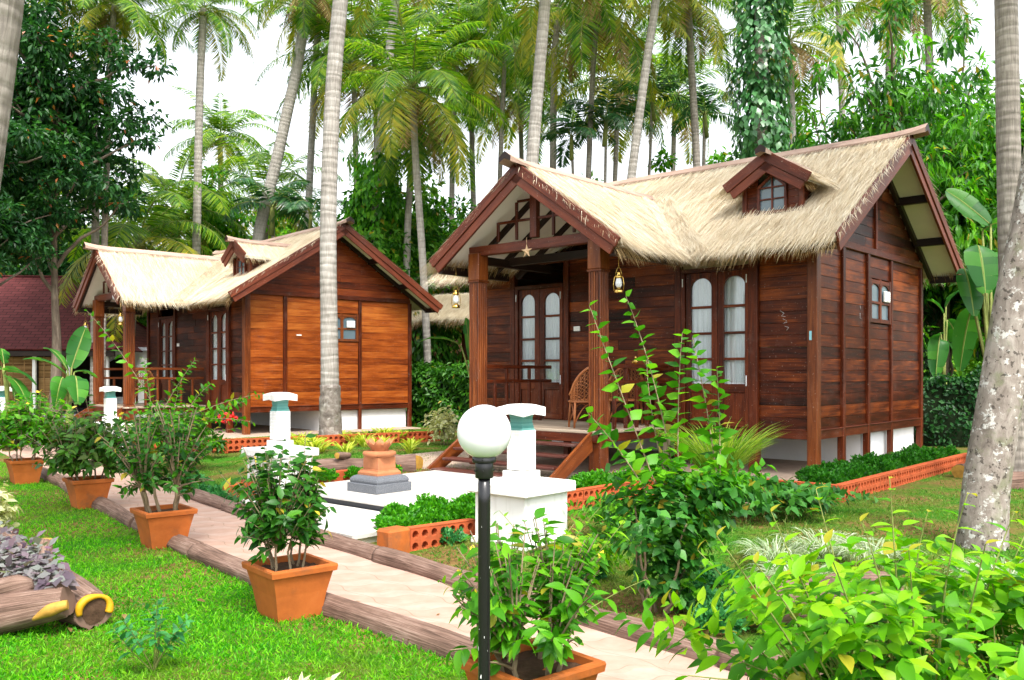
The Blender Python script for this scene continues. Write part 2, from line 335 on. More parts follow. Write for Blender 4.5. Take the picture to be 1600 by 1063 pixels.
# leaves
LEAF = dict(
 lime=[(.05, .21, .004), (.10, .33, .005), (.19, .44, .007), (.33, .52, .012)],
 mid=[(.014, .078, .006), (.034, .15, .008), (.075, .25, .012)],
 dark=[(.008, .048, .010), (.018, .09, .014), (.04, .15, .02)],
 teal=[(.016, .09, .014), (.036, .165, .022), (.085, .27, .04)],
 gloss=[(.010, .065, .007), (.026, .13, .010), (.065, .22, .014)],
 blackish=[(.006, .040, .011), (.015, .076, .018), (.034, .13, .025)],
 moss=[(.02, .14, .004), (.05, .26, .006), (.11, .40, .01)],
 mossdark=[(.010, .08, .005), (.024, .15, .008), (.055, .25, .012)],
 bright=[(.024, .13, .005), (.065, .27, .008), (.15, .40, .012)],
 palm=[(.03, .11, .012), (.07, .19, .015), (.15, .30, .018), (.28, .38, .025)],
 bgmid=[(.045, .16, .012), (.09, .26, .016), (.19, .37, .03)],
 palmy=[(.12, .20, .025), (.30, .33, .03), (.48, .40, .04)],
 palmdry=[(.18, .10, .04), (.30, .19, .08), (.42, .30, .14)],
 grass=[(.022, .18, .003), (.055, .32, .004), (.12, .46, .007), (.22, .54, .014)],
 grass2=[(.025, .10, .01), (.055, .19, .014), (.12, .29, .03), (.24, .27, .08)],
 fount=[(.10, .24, .02), (.22, .40, .04), (.42, .52, .10)],
 cream=[(.30, .34, .10), (.55, .56, .25), (.72, .70, .42)],
 spider=[(.16, .26, .10), (.34, .42, .27), (.56, .61, .50)],
 spiky=[(.25, .36, .02), (.45, .52, .05), (.6, .6, .12)],
 purple=[(.075, .045, .075), (.15, .13, .15), (.24, .27, .25), (.19, .10, .16)],
 banana=[(.020, .115, .020), (.04, .18, .024), (.075, .26, .03)],
 bronze=[(.02, .075, .008), (.04, .14, .012), (.09, .25, .02), (.06, .05, .02)],
 sap=[(.02, .13, .04), (.04, .22, .06), (.09, .33, .09)])
for k_, v_ in LEAF.items():
    M['l_'+k_] = m_leaf('leaf_'+k_, v_, .45 if k_ in ('lime', 'banana', 'palm', 'palmy', 'bright', 'grass', 'fount') else .36, .5 if 'grass' in k_ else .42, .2 if 'grass' in k_ else .28,
                        vein=.5 if k_ in ('banana',) else 0, variegated=(.62, .62, .40) if k_ == 'cream' else None)
# ------------------------------------------------------------------ leaf templates: (V, F, UV), leaf grows along +Y, face up +Z
def leaf_t(w=.45, seg=3, fold=.18, curl=.25, tip=.0, base=.35, stalk=.0):
    ys = np.linspace(0, 1, seg+1); V = []; 
    for i, y in enumerate(ys):
        ww = w*.5*(sin(pi*min(1, (y*.96+.02))**base*1.0) if base else 1)
        ww = w*.5*max(.0, (sin(pi*y**(base*2)))) if 0 < y < 1 else (w*.03)
        z = -curl*y*y
        V += [(-ww, y+stalk, z+fold*ww), (0, y+stalk, z), (ww, y+stalk, z+fold*ww)]
    Fc = []; U = []
    for i in range(seg):
        a = i*3; b = a+3
        for k in (0, 1):
            Fc.append([a+k, a+k+1, b+k+1, b+k]); U.append([(k*.5, ys[i]), (k*.5+.5, ys[i]), (k*.5+.5, ys[i+1]), (k*.5, ys[i+1])])
    return np.array(V, float), np.array(Fc), np.array(U, float)
L_OV = leaf_t(.5, 3, .2, .22, base=.38)        # oval
L_HEART = leaf_t(.72, 3, .15, .18, base=.32)
L_NARROW = leaf_t(.26, 3, .2, .35, base=.42)
L_BIG = leaf_t(.46, 5, .22, .30, base=.40)
L_TINY = (np.array([(0, 0, 0), (.3, .5, .05), (0, 1, -.1), (-.3, .5, .05)], float), np.array([[0, 1, 2, 3]]), np.array([[(.5, 0), (1, .5), (.5, 1), (0, .5)]], float))
L_FAR = (np.array([(0, 0, 0), (.24, .45, .06), (0, 1, -.15), (-.24, .45, .06)], float), np.array([[0, 1, 2, 3]]), np.array([[(.5, 0), (1, .5), (.5, 1), (0, .5)]], float))
def blade_t(w=.02, seg=4, bend=.6):
    s_ = np.linspace(0, 1, seg+1); a = s_*bend*1.6; dy = np.concatenate([[0], np.cumsum(np.cos(pi/2-a[:-1]-.25)*np.diff(s_))]); dz = np.concatenate([[0], np.cumsum(np.sin(pi/2-a[:-1]-.25)*np.diff(s_))])
    ww = w*.5*np.concatenate([np.linspace(.8, 1, seg)[:-1], [.7, .05]]) if seg > 1 else np.array([w*.5, .01*w])
    V = []
    for i in range(seg+1): V += [(-ww[i], dy[i], dz[i]), (ww[i], dy[i], dz[i])]
    Fc = [[2*i, 2*i+1, 2*i+3, 2*i+2] for i in range(seg)]
    U = [[(0, s_[i]), (1, s_[i]), (1, s_[i+1]), (0, s_[i+1])] for i in range(seg)]
    return np.array(V, float), np.array(Fc), np.array(U, float)
def rdir(rng, n, zmin=-1, zmax=1):
    z = rng.uniform(zmin, zmax, n); a = rng.uniform(0, 2*pi, n); r = np.sqrt(1-z*z); return np.stack([r*np.cos(a), r*np.sin(a), z], 1)
def bez(p0, p1, p2, n=8):
    t = np.linspace(0, 1, n)[:, None]; return (1-t)**2*np.asarray(p0)+2*t*(1-t)*np.asarray(p1)+t*t*np.asarray(p2)
def cr(P, n):
    P = np.asarray(P, float); t = np.linspace(0, len(P)-1, n); i = np.clip(t.astype(int), 0, len(P)-2); f = (t-i)[:, None]
    g = np.gradient(P, axis=0); a, b, ga, gb = P[i], P[i+1], g[i], g[i+1]
    return (2*f**3-3*f**2+1)*a+(f**3-2*f**2+f)*ga+(-2*f**3+3*f**2)*b+(f**3-f**2)*gb
# ------------------------------------------------------------------ ground
FARY = [3.0, 4.3, 4.86, 5.5, 6.69, 7.5, 8.7, 10.4, 15.1, 22., 40.]; FARX = [2.9, 1.78, 1.32, .715, -.26, -.97, -2.02, -3.3, -6.75, -11.9, -25.]
NEARY = [2.5, 3.2, 4.0, 5.04, 6.07, 8.1, 10.4, 14.4, 20., 40.]; NEARX = [2.0, 1.42, .72, -.2, -1.30, -2.98, -4.76, -7.7, -12., -27.]
def farx(y): return np.interp(y, FARY, FARX)
def nearx(y): return np.interp(y, NEARY, NEARX)
def gz(x, y):
    s = np.clip((x-farx(y)-.1)/4.5, 0, 1); s = s*s*(3-2*s); a = x*.749-y*.663; b = x*.663+y*.749
    z = -.15+.15*s; return np.where((a > -9.8) & (a < -6.7) & (b > 5.0) & (b < 9.4), np.minimum(z, -.17), z)
rng = np.random.default_rng(7)
def build_ground():
    xs = np.unique(np.concatenate([np.linspace(-14, 12, 131), np.linspace(-90, -14, 20), np.linspace(12, 90, 20)]))
    ys = np.unique(np.concatenate([np.linspace(0, 26, 131), np.linspace(-15, 0, 6), np.linspace(26, 160, 24)]))
    X, Y = np.meshgrid(xs, ys, indexing='ij'); Z = gz(X, Y); n, m = X.shape
    V = np.stack([X, Y, Z], -1).reshape(-1, 3); i, j = np.meshgrid(np.arange(n-1), np.arange(m-1), indexing='ij')
    Q = np.stack([i*m+j, (i+1)*m+j, (i+1)*m+j+1, i*m+j+1], -1).reshape(-1, 4)
    t = NT('ground_earth_and_turf'); a = t.noise(t.pos(), .9, 5, .6); b = t.noise(t.pos(), 18, 5, .7)
    soil = t.ramp(b, [(.3, (.07, .028, .012)), (.6, (.21, .095, .045)), (.75, (.32, .18, .095))]); turf = t.ramp(b, [(.3, (.014, .06, .004)), (.6, (.04, .15, .006)), (.8, (.10, .22, .015))])
    col = t.mix(t.ramp(a, [(.42, 0.0), (.6, .8)]), turf, soil); mat = t.done(t.bsdf(col, .95, .1, t.bump(b, .6, .02)))
    tag(MB().add(V, Q, V[Q][..., :2], 0, True).build('ground', mat), kind='structure')
build_ground()
def build_path():
    ys = np.concatenate([np.linspace(3.0, 15, 70), np.linspace(15.3, 30, 40)]); n0 = nearx(ys)+.05; f0 = farx(ys)-.05
    V = []; k = 7; z = -.15+.006; UVv = []; d = 0
    for i, y in enumerate(ys):
        if i: d += sqrt((ys[i]-ys[i-1])**2*1.6)
        for j in range(k):
            t_ = j/(k-1); V.append((n0[i]+(f0[i]-n0[i])*t_, y+(t_-.5)*.0, z)); UVv.append((d, t_*.95))
    V = np.array(V); UVv = np.array(UVv)
    Q = np.array([[i*k+j, i*k+j+1, (i+1)*k+j+1, (i+1)*k+j] for i in range(len(ys)-1) for j in range(k-1)])
    t = NT('interlocking_path_tiles'); s = t.n('ShaderNodeSeparateXYZ', {0: t.uv()}); u, v = s.outputs[0], s.outputs[1]
    zig = t.math('MULTIPLY', t.math('SINE', t.math('MULTIPLY', v, 19.)), .055)
    uu = t.math('ADD', u, zig); fr = t.math('FRACT', t.math('DIVIDE', uu, .44)); n = t.noise(t.pos(), 6, 5, .65); n2 = t.noise(t.pos(), 40, 3)
    band = t.ramp(fr, [(0, 0.0), (.02, 1.0), (.36, 1.0), (.38, 0.0)])
    pink = t.ramp(n, [(.3, (.33, .205, .155)), (.7, (.42, .275, .22))]); pale = t.ramp(n, [(.3, (.37, .275, .23)), (.7, (.45, .35, .30))])
    col = t.mix(t.math('MULTIPLY', band, .4), pink, pale)
    e1 = t.math('ABSOLUTE', t.math('SUBTRACT', t.math('FRACT', t.math('DIVIDE', uu, .22)), .5)); vv = t.math('ADD', v, t.math('MULTIPLY', t.math('SINE', t.math('MULTIPLY', u, 14.)), .02))
    e2 = t.math('ABSOLUTE', t.math('SUBTRACT', t.math('FRACT', t.math('DIVIDE', vv, .33)), .5))
    j = t.math('MAXIMUM', t.math('GREATER_THAN', e1, .485), t.math('GREATER_THAN', e2, .490))
    col = t.mix(t.math('MULTIPLY', j, .7), col, (.22, .14, .09)); col = t.mix(t.ramp(n2, [(.55, 0.0), (.8, .25)]), col, (.3, .22, .16))
    mat = t.done(t.bsdf(col, .7, .3, t.bump(t.math('SUBTRACT', n2, j), .3, .004)))
    tag(MB().add(V, Q, UVv[Q]).build('path', mat), kind='structure')
build_path()
def log_mesh(name, p0, p1, r, parent=None, sd=0, knots=1, n=26, world=False, sq=.9):
    rg = np.random.default_rng(sd); P = np.array([np.asarray(p0)+(np.asarray(p1)-np.asarray(p0))*t for t in np.linspace(0, 1, 40)])
    L = np.linalg.norm(P[-1]-P[0]); side = nrm(np.cross(P[-1]-P[0], (0, 0, 1)))
    P += side*(np.sin(np.linspace(0, pi, 40)*rg.uniform(1, 2.2)+rg.uniform(0, 6))*.014)[:, None]
    a = np.arange(n)*2*pi/n; rn = np.ones((40, n))
    for f, am in ((3, .05), (7, .035), (11, .03), (13, .03)): rn += am*np.sin(a*f+rg.uniform(0, 6)+np.linspace(0, rg.uniform(-3, 3), 40)[:, None])
    for _ in range(knots):
        k0 = rg.integers(5, 35); a0 = rg.uniform(.3, 2.6)
        rn += .32*np.exp(-((np.arange(40)-k0)/2.2)[:, None]**2-((a-a0)/.45)**2)
    rn[0] *= .93; rn[-1] *= .93
    mb = MB(); mb.tube(P, r*(1+.06*np.sin(np.linspace(0, 7, 40)+sd)), n, rn=rn)
    return mb.build(name, M['log'], parent, world)
def kerbs():
    k = 0
    nm = ['beside the nearest pot', 'between the two nearest pots', 'between the second and third pot', 'beside the third pot', 'near the far pot', 'past the far pot', 'farthest away', 'under the lamp post']
    for fx, off, who, cuts in ((nearx, -.0, 'lawn side', [3.2, 4.75, 6.35, 7.9, 9.4, 11., 12.6, 14.4, 16.6]), (farx, .02, 'cottage side', [3.6, 5.0, 6.55, 7.75, 9.2, 10.6, 12.2, 14., 16.5])):
        for i in range(len(cuts)-1):
            y0, y1 = cuts[i]+.012, cuts[i+1]-.012; p0 = (float(fx(y0))+off, y0, -.125); p1 = (float(fx(y1))+off, y1, -.115)
            o = log_mesh('log_kerb', p0, p1, .092, sd=11+k, knots=1 if k % 2 else 2); k += 1
            order = ['first', 'second', 'third', 'fourth', 'fifth', 'sixth', 'seventh', 'eighth'][i]
            tag(o, 'brown moulded bark kerb log on the %s of the path, %s from the camera' % (who, order), 'kerb', 'bark kerb logs along the path')
kerbs()
# ------------------------------------------------------------------ lawn grass
def noise2(x, y, sc, sd):
    rg = np.random.default_rng(sd); out = np.zeros_like(x)
    for o in range(5):
        a = rg.uniform(0, 2*pi, 3); f = sc*1.7**o
        for k in a: out += np.sin((x*cos(k)+y*sin(k))*f+k*7)/(1.5**o)
    return out/4
def grass(name, mat, pts, lmin, lmax, w, seed, up=.6):
    rg = np.random.default_rng(seed); n = len(pts); T = blade_t(w, 2, .6); d = rdir(rg, n, -.1, .35); N = rdir(rg, n, .25, 1.)
    mb = MB(); V0, F0, U0 = T
    mb.scat(T, pts, nrm(d*[1, 1, 0]+[0, 0, 1e-3]), nrm(N), rg.uniform(lmin, lmax, n)); o = mb.build(name, mat); return o
def build_lawns():
    rg = np.random.default_rng(3); N = 900000
    y = rg.uniform(2.6, 17, N); x = -9.5+rg.random(N)*11.5; k = (x < nearx(y)-.10) & (x > -y*.62-.3) & (rg.random(N) < np.minimum(1, (4.2/y)**1.5))
    x, y = x[k], y[k]; bare = noise2(x, y, 1.1, 5); k = rg.random(len(x)) > np.clip((bare-.7)*1.6, 0, .92)
    x, y = x[k][:230000], y[k][:230000]; P = np.stack([x, y, gz(x, y)+.002], 1)
    tag(grass('lawn_grass', M['l_grass'], P, .020, .046, .24, 4), 'bright green carpet grass lawn in front of the path', 'grass', kind='stuff')
    N = 900000; y = rg.uniform(4.2, 24, N); x = rg.uniform(-11, 9, N)
    k = (x > farx(y)+.2) & (rg.random(N) < np.minimum(1, (5./y)**1.3)) & (np.abs(x) < y*.62+.3)
    x, y = x[k], y[k]; p = np.stack([x, y], 1)
    U = np.array([.749, -.663]); Wd = np.array([.663, .749]); a, b = p@U, p@Wd
    k = ~((a > -9.9) & (a < -6.0) & (b > 5.2) & (b < 9.4)) & ~((a > -10.6) & (a < -3.95) & (b > 10.1)) & (y < 21)
    x, y = x[k], y[k]; bare = noise2(x, y, .9, 15); k = rg.random(len(x)) > np.clip((bare-.05)*1.3+.25, .1, .97)
    x, y = x[k][:150000], y[k][:150000]; P = np.stack([x, y, gz(x, y)+.002], 1)
    tag(grass('yard_grass', M['l_grass2'], P, .022, .05, .24, 6), 'thin patchy grass over reddish earth in front of the cottages', 'grass', kind='stuff')
build_lawns()
# ------------------------------------------------------------------ cottages
HD, HL, XC = 4.714, 6.536, -3.583
YE, ZE, MS, OF = -.649, 3.33, .636, .584
PZ, PHW, PQ, PFR = 4.60, 1.811, 1.935, -2.36
PX1, PX2 = -4.784, -2.381
def zmain(y): return ZE+MS*(min(y, HD-y)-YE)
def straw(mb, rg, n, origin, e1, e2, ok, dn, nr, lmin=.3, lmax=.6, w=.0085, m=0, lift=(.015, .085)):
    a, b = rg.random(n), rg.random(n); P = np.asarray(origin)+a[:, None]*np.asarray(e1)+b[:, None]*np.asarray(e2)
    k = ok(P); P = P[k]; n = len(P); dn = nrm(dn); nr = nrm(nr); lat = np.cross(dn, nr)
    D = dn+lat*rg.normal(0, .14, n)[:, None]+nr*rg.uniform(-.05, .07, n)[:, None]; P = P+nr*rg.uniform(*lift, n)[:, None]
    L = rg.uniform(lmin, lmax, n); T = leaf_t(1, 2, 0, .06, base=.2)
    mb.scat(T, P, nrm(D), nr+rdir(rg, n)*.5, np.stack([np.full(n, w)*rg.uniform(.6, 1.3, n), L, L], 1), m)
def fringe(mb, rg, p0, p1, dn, nr, per_m=520, hang=.25, m=1):
    p0, p1 = np.asarray(p0, float), np.asarray(p1, float); L = np.linalg.norm(p1-p0); n = int(L*per_m); dn = nrm(dn); nr = nrm(nr); al = (p1-p0)/L
    t = rg.random(n)[:, None]; u = rg.random(n); P = p0+(p1-p0)*t-dn*(rg.uniform(-.03, .25, n)*1)[:, None]+nr*(-.13+.20*u)[:, None]
    wav = .5+.5*np.sin(t[:, 0]*L*4+rg.uniform(0, 6))*np.sin(t[:, 0]*L*1.7)
    D = dn+np.array([0, 0, -1.])*(rg.uniform(.1, .9, n)*(1.1-u))[:, None]+al*rg.normal(0, .13, n)[:, None]
    ln = hang*(.75+.45*wav)*rg.uniform(.55, 1.2, n); T = leaf_t(1, 2, 0, .12, base=.2)
    mm = u < .5
    for sel, mi in ((mm, m), (~mm, 0)): mb.scat(T, P[sel], nrm(D[sel]), nr+rdir(rg, sel.sum())*.6, np.stack([np.full(sel.sum(), .009), ln[sel], ln[sel]], 1), mi)
def ridge_cap(p0, p1, tip0, tip1, hw=.15, drop=.11, n=36):
    p0, p1 = np.asarray(p0, float), np.asarray(p1, float); d = p1-p0; L = np.linalg.norm(d); d /= L; s = nrm(np.cross(d, (0, 0, 1))); V = []; Q = []
    for i in range(n):
        t = i/(n-1); q = p0+d*L*t; z = 0
        if tip0: z += tip0*max(0, 1-t*L/.6)**2
        if tip1: z += tip1*max(0, 1-(1-t)*L/.6)**2
        k = 1.0
        if tip0: k = min(k, .80+.20*min(1, t*L/.25))
        if tip1: k = min(k, .80+.20*min(1, (1-t)*L/.25))
        for a, b in ((-hw*k, -drop*k), (0, 0), (hw*k, -drop*k), (hw*k-.006, -drop*k-.035-.2*(1-k)), (0, -.05-.3*(1-k)), (-hw*k+.006, -drop*k-.035-.2*(1-k))): V.append(q+s*a+np.array([0, 0, z+b]))
    for i in range(n-1):
        for j in range(6): Q.append([i*6+j, i*6+(j+1) % 6, (i+1)*6+(j+1) % 6, (i+1)*6+j])
    V = np.array(V); Q = np.array(Q); uv = np.stack([V@d, V@s+V[:, 2]], 1); mb = MB(); mb.add(V, Q, uv[Q])
    for k in (0, n-1):
        mb.add(V[k*6:k*6+6], np.array([[0, 1, 4, 5], [1, 2, 3, 4]]), None, 1)
    return mb
def barge(mb, p0, p1, out, nr, m=0):
    p0, p1, out, nr = [np.asarray(v, float) for v in (p0, p1, out, nr)]; nr = nrm(nr)
    mb.bar(p0+nr*.0, p1+nr*.0, .04, .15, nr, .006, m)
    mb.bar(p0-nr*.142-out*.022+nrm(p1-p0)*.03, p1-nr*.142-out*.022, .04, .13, nr, .006, m)
def planks_x(mb, rg, x0, x1, z0, z1, y, th=.03, h=.172, cut=None):
    z = z0
    while z < z1-.01:
        hh = min(h, z1-z); a, b = x0, x1
        if cut: a, b = cut(z+hh*.6, x0, x1)
        if b-a > .05:
            sp = [a]+([a+(b-a)*rg.uniform(.3, .7)] if b-a > 1.6 else [])+[b]
            for q0, q1 in zip(sp[:-1], sp[1:]): mb.box(((q0+q1)/2, y+rg.uniform(-.003, .003), z+hh/2), (q1-q0-.002, th, hh-.0025), None, .003)
        z += hh
def planks_y(mb, rg, y0, y1, z0, z1, x, th=.03, h=.172, cut=None):
    z = z0
    while z < z1-.01:
        hh = min(h, z1-z); a, b = y0, y1
        if cut: a, b = cut(z+hh*.6, y0, y1)
        if b-a > .05:
            sp = [a]+([a+(b-a)*rg.uniform(.3, .7)] if b-a > 1.6 else [])+[b]
            for q0, q1 in zip(sp[:-1], sp[1:]): mb.box((x+rg.uniform(-.003, .003), (q0+q1)/2, z+hh/2), (th, q1-q0-.002, hh-.0025), None, .003)
        z += hh
def glazed_pair(root, name, xa, xb, zb, zt, leaves, zg0, zg1, muntins, y):
    fr = MB(); X = sorted([xa, xb]); m0 = .075
    fr.box((X[0]+.035, y-.012, (zb+zt)/2), (.07, .09, zt-zb)); fr.box((X[1]-.035, y-.012, (zb+zt)/2), (.07, .09, zt-zb)); fr.box(((X[0]+X[1])/2, y-.012, zt+.035), (X[1]-X[0], .09, .07))
    mid = (leaves[0][1]+leaves[1][0])/2; GL = []; CU = []
    for li, (a, b) in enumerate(leaves):
        gl = MB(); cu = MB(); GL.append(gl); CU.append(cu); lo = X[0]+.075 if li == 0 else mid+.003; hi = mid-.003 if li == 0 else X[1]-.075
        fr.box(((lo+a)/2, y, (zb+zt)/2), (a-lo, .05, zt-zb-.01)); fr.box(((hi+b)/2, y, (zb+zt)/2), (hi-b, .05, zt-zb-.01))
        c = (a+b)/2; rr = (b-a)/2; zs = zg1-min(rr*.9, .15); ah = zg1-zs; N = 10
        for sg in (-1, 1):
            pts = [(c+sg*rr, y-.022, zs)]+[(c+sg*rr*cos(k/N*pi/2), y-.022, zs+ah*sin(k/N*pi/2)) for k in range(1, N+1)]
            top = [(c, y-.022, zt-.005), (c+sg*rr, y-.022, zt-.005)]
            for k in range(N): # fan strips keep every face convex
                p, q = pts[k], pts[k+1]; fr.prism([p, q, (q[0], y-.022, zt-.005), (p[0], y-.022, zt-.005)], (0, .044, 0), (0, 0, 1))
        for mz in muntins: fr.box((c, y-.004, mz), (b-a, .035, .04))
        zlo = zb+.10; fr.box((c, y, (zg0+zg0-.13)/2), (b-a, .05, .13)); fr.box((c, y, zb+.05), (b-a, .05, .10)); fr.box((c, y+.008, (zg0-.13+zb+.10)/2), (b-a, .02, zg0-.13-zb-.10))
        for mz in [zg0]+list(muntins):
            nx = min([q for q in list(muntins)+[zg1] if q > mz+.01]); gl.box((c, y+.006, (mz+nx)/2), (b-a, .004, nx-mz-(.04 if nx != zg1 else 0)+.0))
        cn = 40; xs = np.linspace(a-.04, b+.04, cn); yy = y+.045+.014*np.sin(xs*75+li)+.006*np.sin(xs*31)
        V = np.concatenate([np.stack([xs, yy, np.full(cn, zg0-.1)], 1), np.stack([xs, yy, np.full(cn, zg1+.05)], 1)]); Q = np.array([[k, k+1, cn+k+1, cn+k] for k in range(cn-1)]); cu.add(V, Q, None, 0, True)
    f = fr.build(name, M['trim'], root); [g_.build('pane', M['pane'], f) for g_ in GL]; [c_.build('curtain', M['curtain'], f) for c_ in CU]
    h = MB(); h.box((X[1]-.04, y-.065, zg0+.05), (.016, .016, .16)); h.box((X[1]-.04, y-.065, zg1-.06), (.014, .014, .13)); h.box((X[0]+.04, y-.065, zg1-.06), (.014, .014, .13)); h.build('bolt', M['milk'], f)
    return f
def fluted_post(x, y, z0, z1, w=.22):
    mb = MB(); mb.box((x, y, (z0+.72)/2), (w, w, .72-z0), None, .01); mb.box((x, y, z1-.22), (w+.02, w+.02, .44), None, .01); mb.box((x, y, z1-.46), (w+.035, w+.035, .035))
    mb.box((x, y, (z1-.44+.72)/2), (w-.04, w-.04, z1-.44-.72)); k = 5
    for i in range(k):
        o = -w/2+.022+(w-.044)*i/(k-1)
        for dx, dy in ((o, -w/2+.014), (o, w/2-.014), (-w/2+.014, o), (w/2-.014, o)):
            if i in (0, k-1) and abs(dx) > w/2-.02 and abs(dy) < w/2-.02: pass
            mb.box((x+dx, y+dy, (z1-.44+.72)/2), (.032, .032, z1-.44-.73), None, .011)
    return mb
def cottage(label, loc, yaw, gable_mat, gable_top_mat, front_mat, post2_down, dens, seed):
    rg = np.random.default_rng(seed); root = thing('thatched_cottage', label, 'cottage', loc, -yaw, 'thatched wooden cottages')
    D, L = HD, HL; c = D/2; zw = 3.42
    # foundation, plinth
    MB().box((-L/2+.1, .9, -.03), (L+1.0, 7.6, .10), None, .02).build('foundation', m_pad, root)
    MB().box((-L/2, (2.04+4.66)/2, .24), (L-.14, 4.66-2.04, .57), None, .01).build('plinth', M['plinth'], root)
    # floor
    fl = MB(); fl.box((-L/2, c, .60), (L-.1, D-.1, .10))
    y = -PQ-.16; z = .645
    while y < -.03: fl.box(((PX1+PX2)/2, y+.06, z), (PX2-PX1+.30, .116, .04)); y += .12
    fl.build('floor', M['deck'], root)
    for cc_, ss_ in ((((PX1+PX2)/2, -PQ-.13, .56), (PX2-PX1+.2, .07, .13)), ((PX1-.08, -PQ/2-.06, .56), (.07, PQ, .13)), ((PX2+.08, -PQ/2-.06, .56), (.07, PQ, .13))): MB().box(cc_, ss_).build('floor_beam', M['trim'], root)
    # sills and plates
    for nm_, cc_, ss_ in (('sill_beam', (-L/2, -.01, .605), (L, .10, .13)), ('sill_beam', (.0, c, .605), (.10, D, .13)), ('sill_beam', (-L, c, .605), (.10, D, .13)), ('sill_beam', (-L/2, D, .605), (L, .1, .13)),
                          ('wall_plate', (.012, c, 3.45), (.11, D, .11)), ('wall_plate', (-L/2, -.0, 3.52), (L, .09, .12)), ('wall_plate', (-L-.012, c, 3.45), (.11, D, .11))): MB().box(cc_, ss_).build(nm_, M['trim'], root)
    MB().box((.052, c, .676), (.03, D-.15, .014)).build('sill_strip', M['barge'], root); MB().box((-.47, -.062, .676), (.74, .03, .014)).build('sill_strip', M['barge'], root)
    # walls
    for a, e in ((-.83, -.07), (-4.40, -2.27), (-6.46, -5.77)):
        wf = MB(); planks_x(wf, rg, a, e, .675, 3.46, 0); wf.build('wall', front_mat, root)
    ps = [0, .996, 2.041, 3.135, D]
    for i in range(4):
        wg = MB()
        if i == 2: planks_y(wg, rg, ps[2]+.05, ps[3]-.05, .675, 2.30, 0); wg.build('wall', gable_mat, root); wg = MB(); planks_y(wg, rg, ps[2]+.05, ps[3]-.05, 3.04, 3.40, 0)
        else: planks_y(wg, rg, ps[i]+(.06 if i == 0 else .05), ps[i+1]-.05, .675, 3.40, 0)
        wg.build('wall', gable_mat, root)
    cut = lambda z, a, e: (max(a, (z-ZE+.12)/MS+YE+.02), min(e, D-((z-ZE+.12)/MS+YE+.02)))
    gt = MB(); planks_y(gt, rg, .0, D, 3.505, 5.02, 0, cut=cut); gt.build('gable_boarding', gable_top_mat, root)
    bk = MB(); planks_y(bk, rg, .03, D-.03, .675, 3.40, -L, h=.27); planks_y(bk, rg, 0, D, 3.41, 5.0, -L, h=.27, cut=cut); bk.build('wall', M['plank_dark'], root); bk = MB(); planks_x(bk, rg, -L+.03, -.03, .675, 3.46, D, h=.27); bk.build('wall', M['plank_dark'], root)
    gp = MB(); gp.box((.03, 2.40, 3.51+.68), (.05, .07, 1.36)); gp.build('gable_post', M['trim'], root)
    # posts
    def post(x, y, z0, z1, w=.11, mat='trim'):
        MB().box((x, y, (z0+z1)/2), (w, w, z1-z0), None, .008).build('post', M[mat], root)
    post(.0, -.0, -.02, 3.6, .15, 'post'); post(-.90, -.02, -.02, 3.6, .14)
    post(.012, ps[1], -.02 if post2_down else .54, 3.4, .10); post(.012, ps[2], -.02, 3.4, .095); post(.012, ps[3], -.02, 3.4, .085); post(.012, D, -.02, 3.4, .10)
    post(-2.2, -.01, -.02, 3.5); post(-4.45, -.01, -.02, 3.5); post(-5.71, -.01, .5, 3.5); post(-L, -.01, -.02, 3.5); post(-L, D, -.02, 3.5)
    # french window and door
    glazed_pair(root, 'french_window', -2.14, -.97, .675, 3.06, [(-1.975, -1.616), (-1.408, -1.051)], 1.33, 2.975, [1.711, 2.11, 2.519], -.01)
    glazed_pair(root, 'door', -5.64, -4.52, .675, 3.02, [(-5.513, -5.189), (-4.964, -4.611)], 1.33, 2.93, [1.72, 2.11, 2.52], -.01)
    # bathroom window in the gable wall
    f = MB(); y0, y1, z0, z1 = 2.10, 3.08, 2.31, 3.03; xx = .02
    for yy in (y0+.04, (y0+y1)/2, y1-.04): f.box((xx, yy, (z0+z1)/2), (.06, .08, z1-z0))
    for zz in (z0+.035, 2.64, z1-.05): f.box((xx+.002, (y0+y1)/2, zz), (.05, y1-y0-.01, .07 if zz != 2.64 else .045))
    for a in (y0+.08, (y0+y1)/2+.04):
        wd = (y1-y0)/2-.12; cc = a+wd/2; zt = z1-.085; N = 6
        for sg in (-1, 1):
            for k in range(N):
                p = (cc+sg*wd/2*cos(k/N*pi/2), zt-.09+.09*sin(k/N*pi/2)); q = (cc+sg*wd/2*cos((k+1)/N*pi/2), zt-.09+.09*sin((k+1)/N*pi/2))
                f.prism([(xx+.02, p[0], p[1]), (xx+.02, q[0], q[1]), (xx+.02, q[0], zt+.01), (xx+.02, p[0], zt+.01)], (-.04, 0, 0), (0, 0, 1))
    f = f.build('window', M['post'] if gable_mat == M['plank_gold'] else M['trim'], root); g = MB()
    for a in (y0+.08, (y0+y1)/2+.04):
        for zz in ((z0+.07, 2.62), (2.66, z1-.09)): g.box((xx-.002, a+(y1-y0)/4-.06, sum(zz)/2), (.006, (y1-y0)/2-.12, zz[1]-zz[0]))
    g.build('pane', M['dimpane'], f)
    v = MB(); v.box((.06, 2.84, 2.76), (.04, .24, .18), None, .012)
    for k in range(4): v.box((.083, 2.84, 2.705+k*.035), (.008, .20, .016))
    v.build('vent_cover', M['white'], root)
    # roof: deck, thatch, soffit
    T1 = (-L-OF, of_ := OF); mn = np.array([0, -MS, 1.]); rn_ = np.array([0, MS, 1.]); P = lambda x, y: np.array([x, y, zmain(y)])
    PS = (PZ-3.325)/PHW; yb = (PZ-ZE)/MS+YE
    dk = MB(); th = .07; dv = -nrm(mn)*th
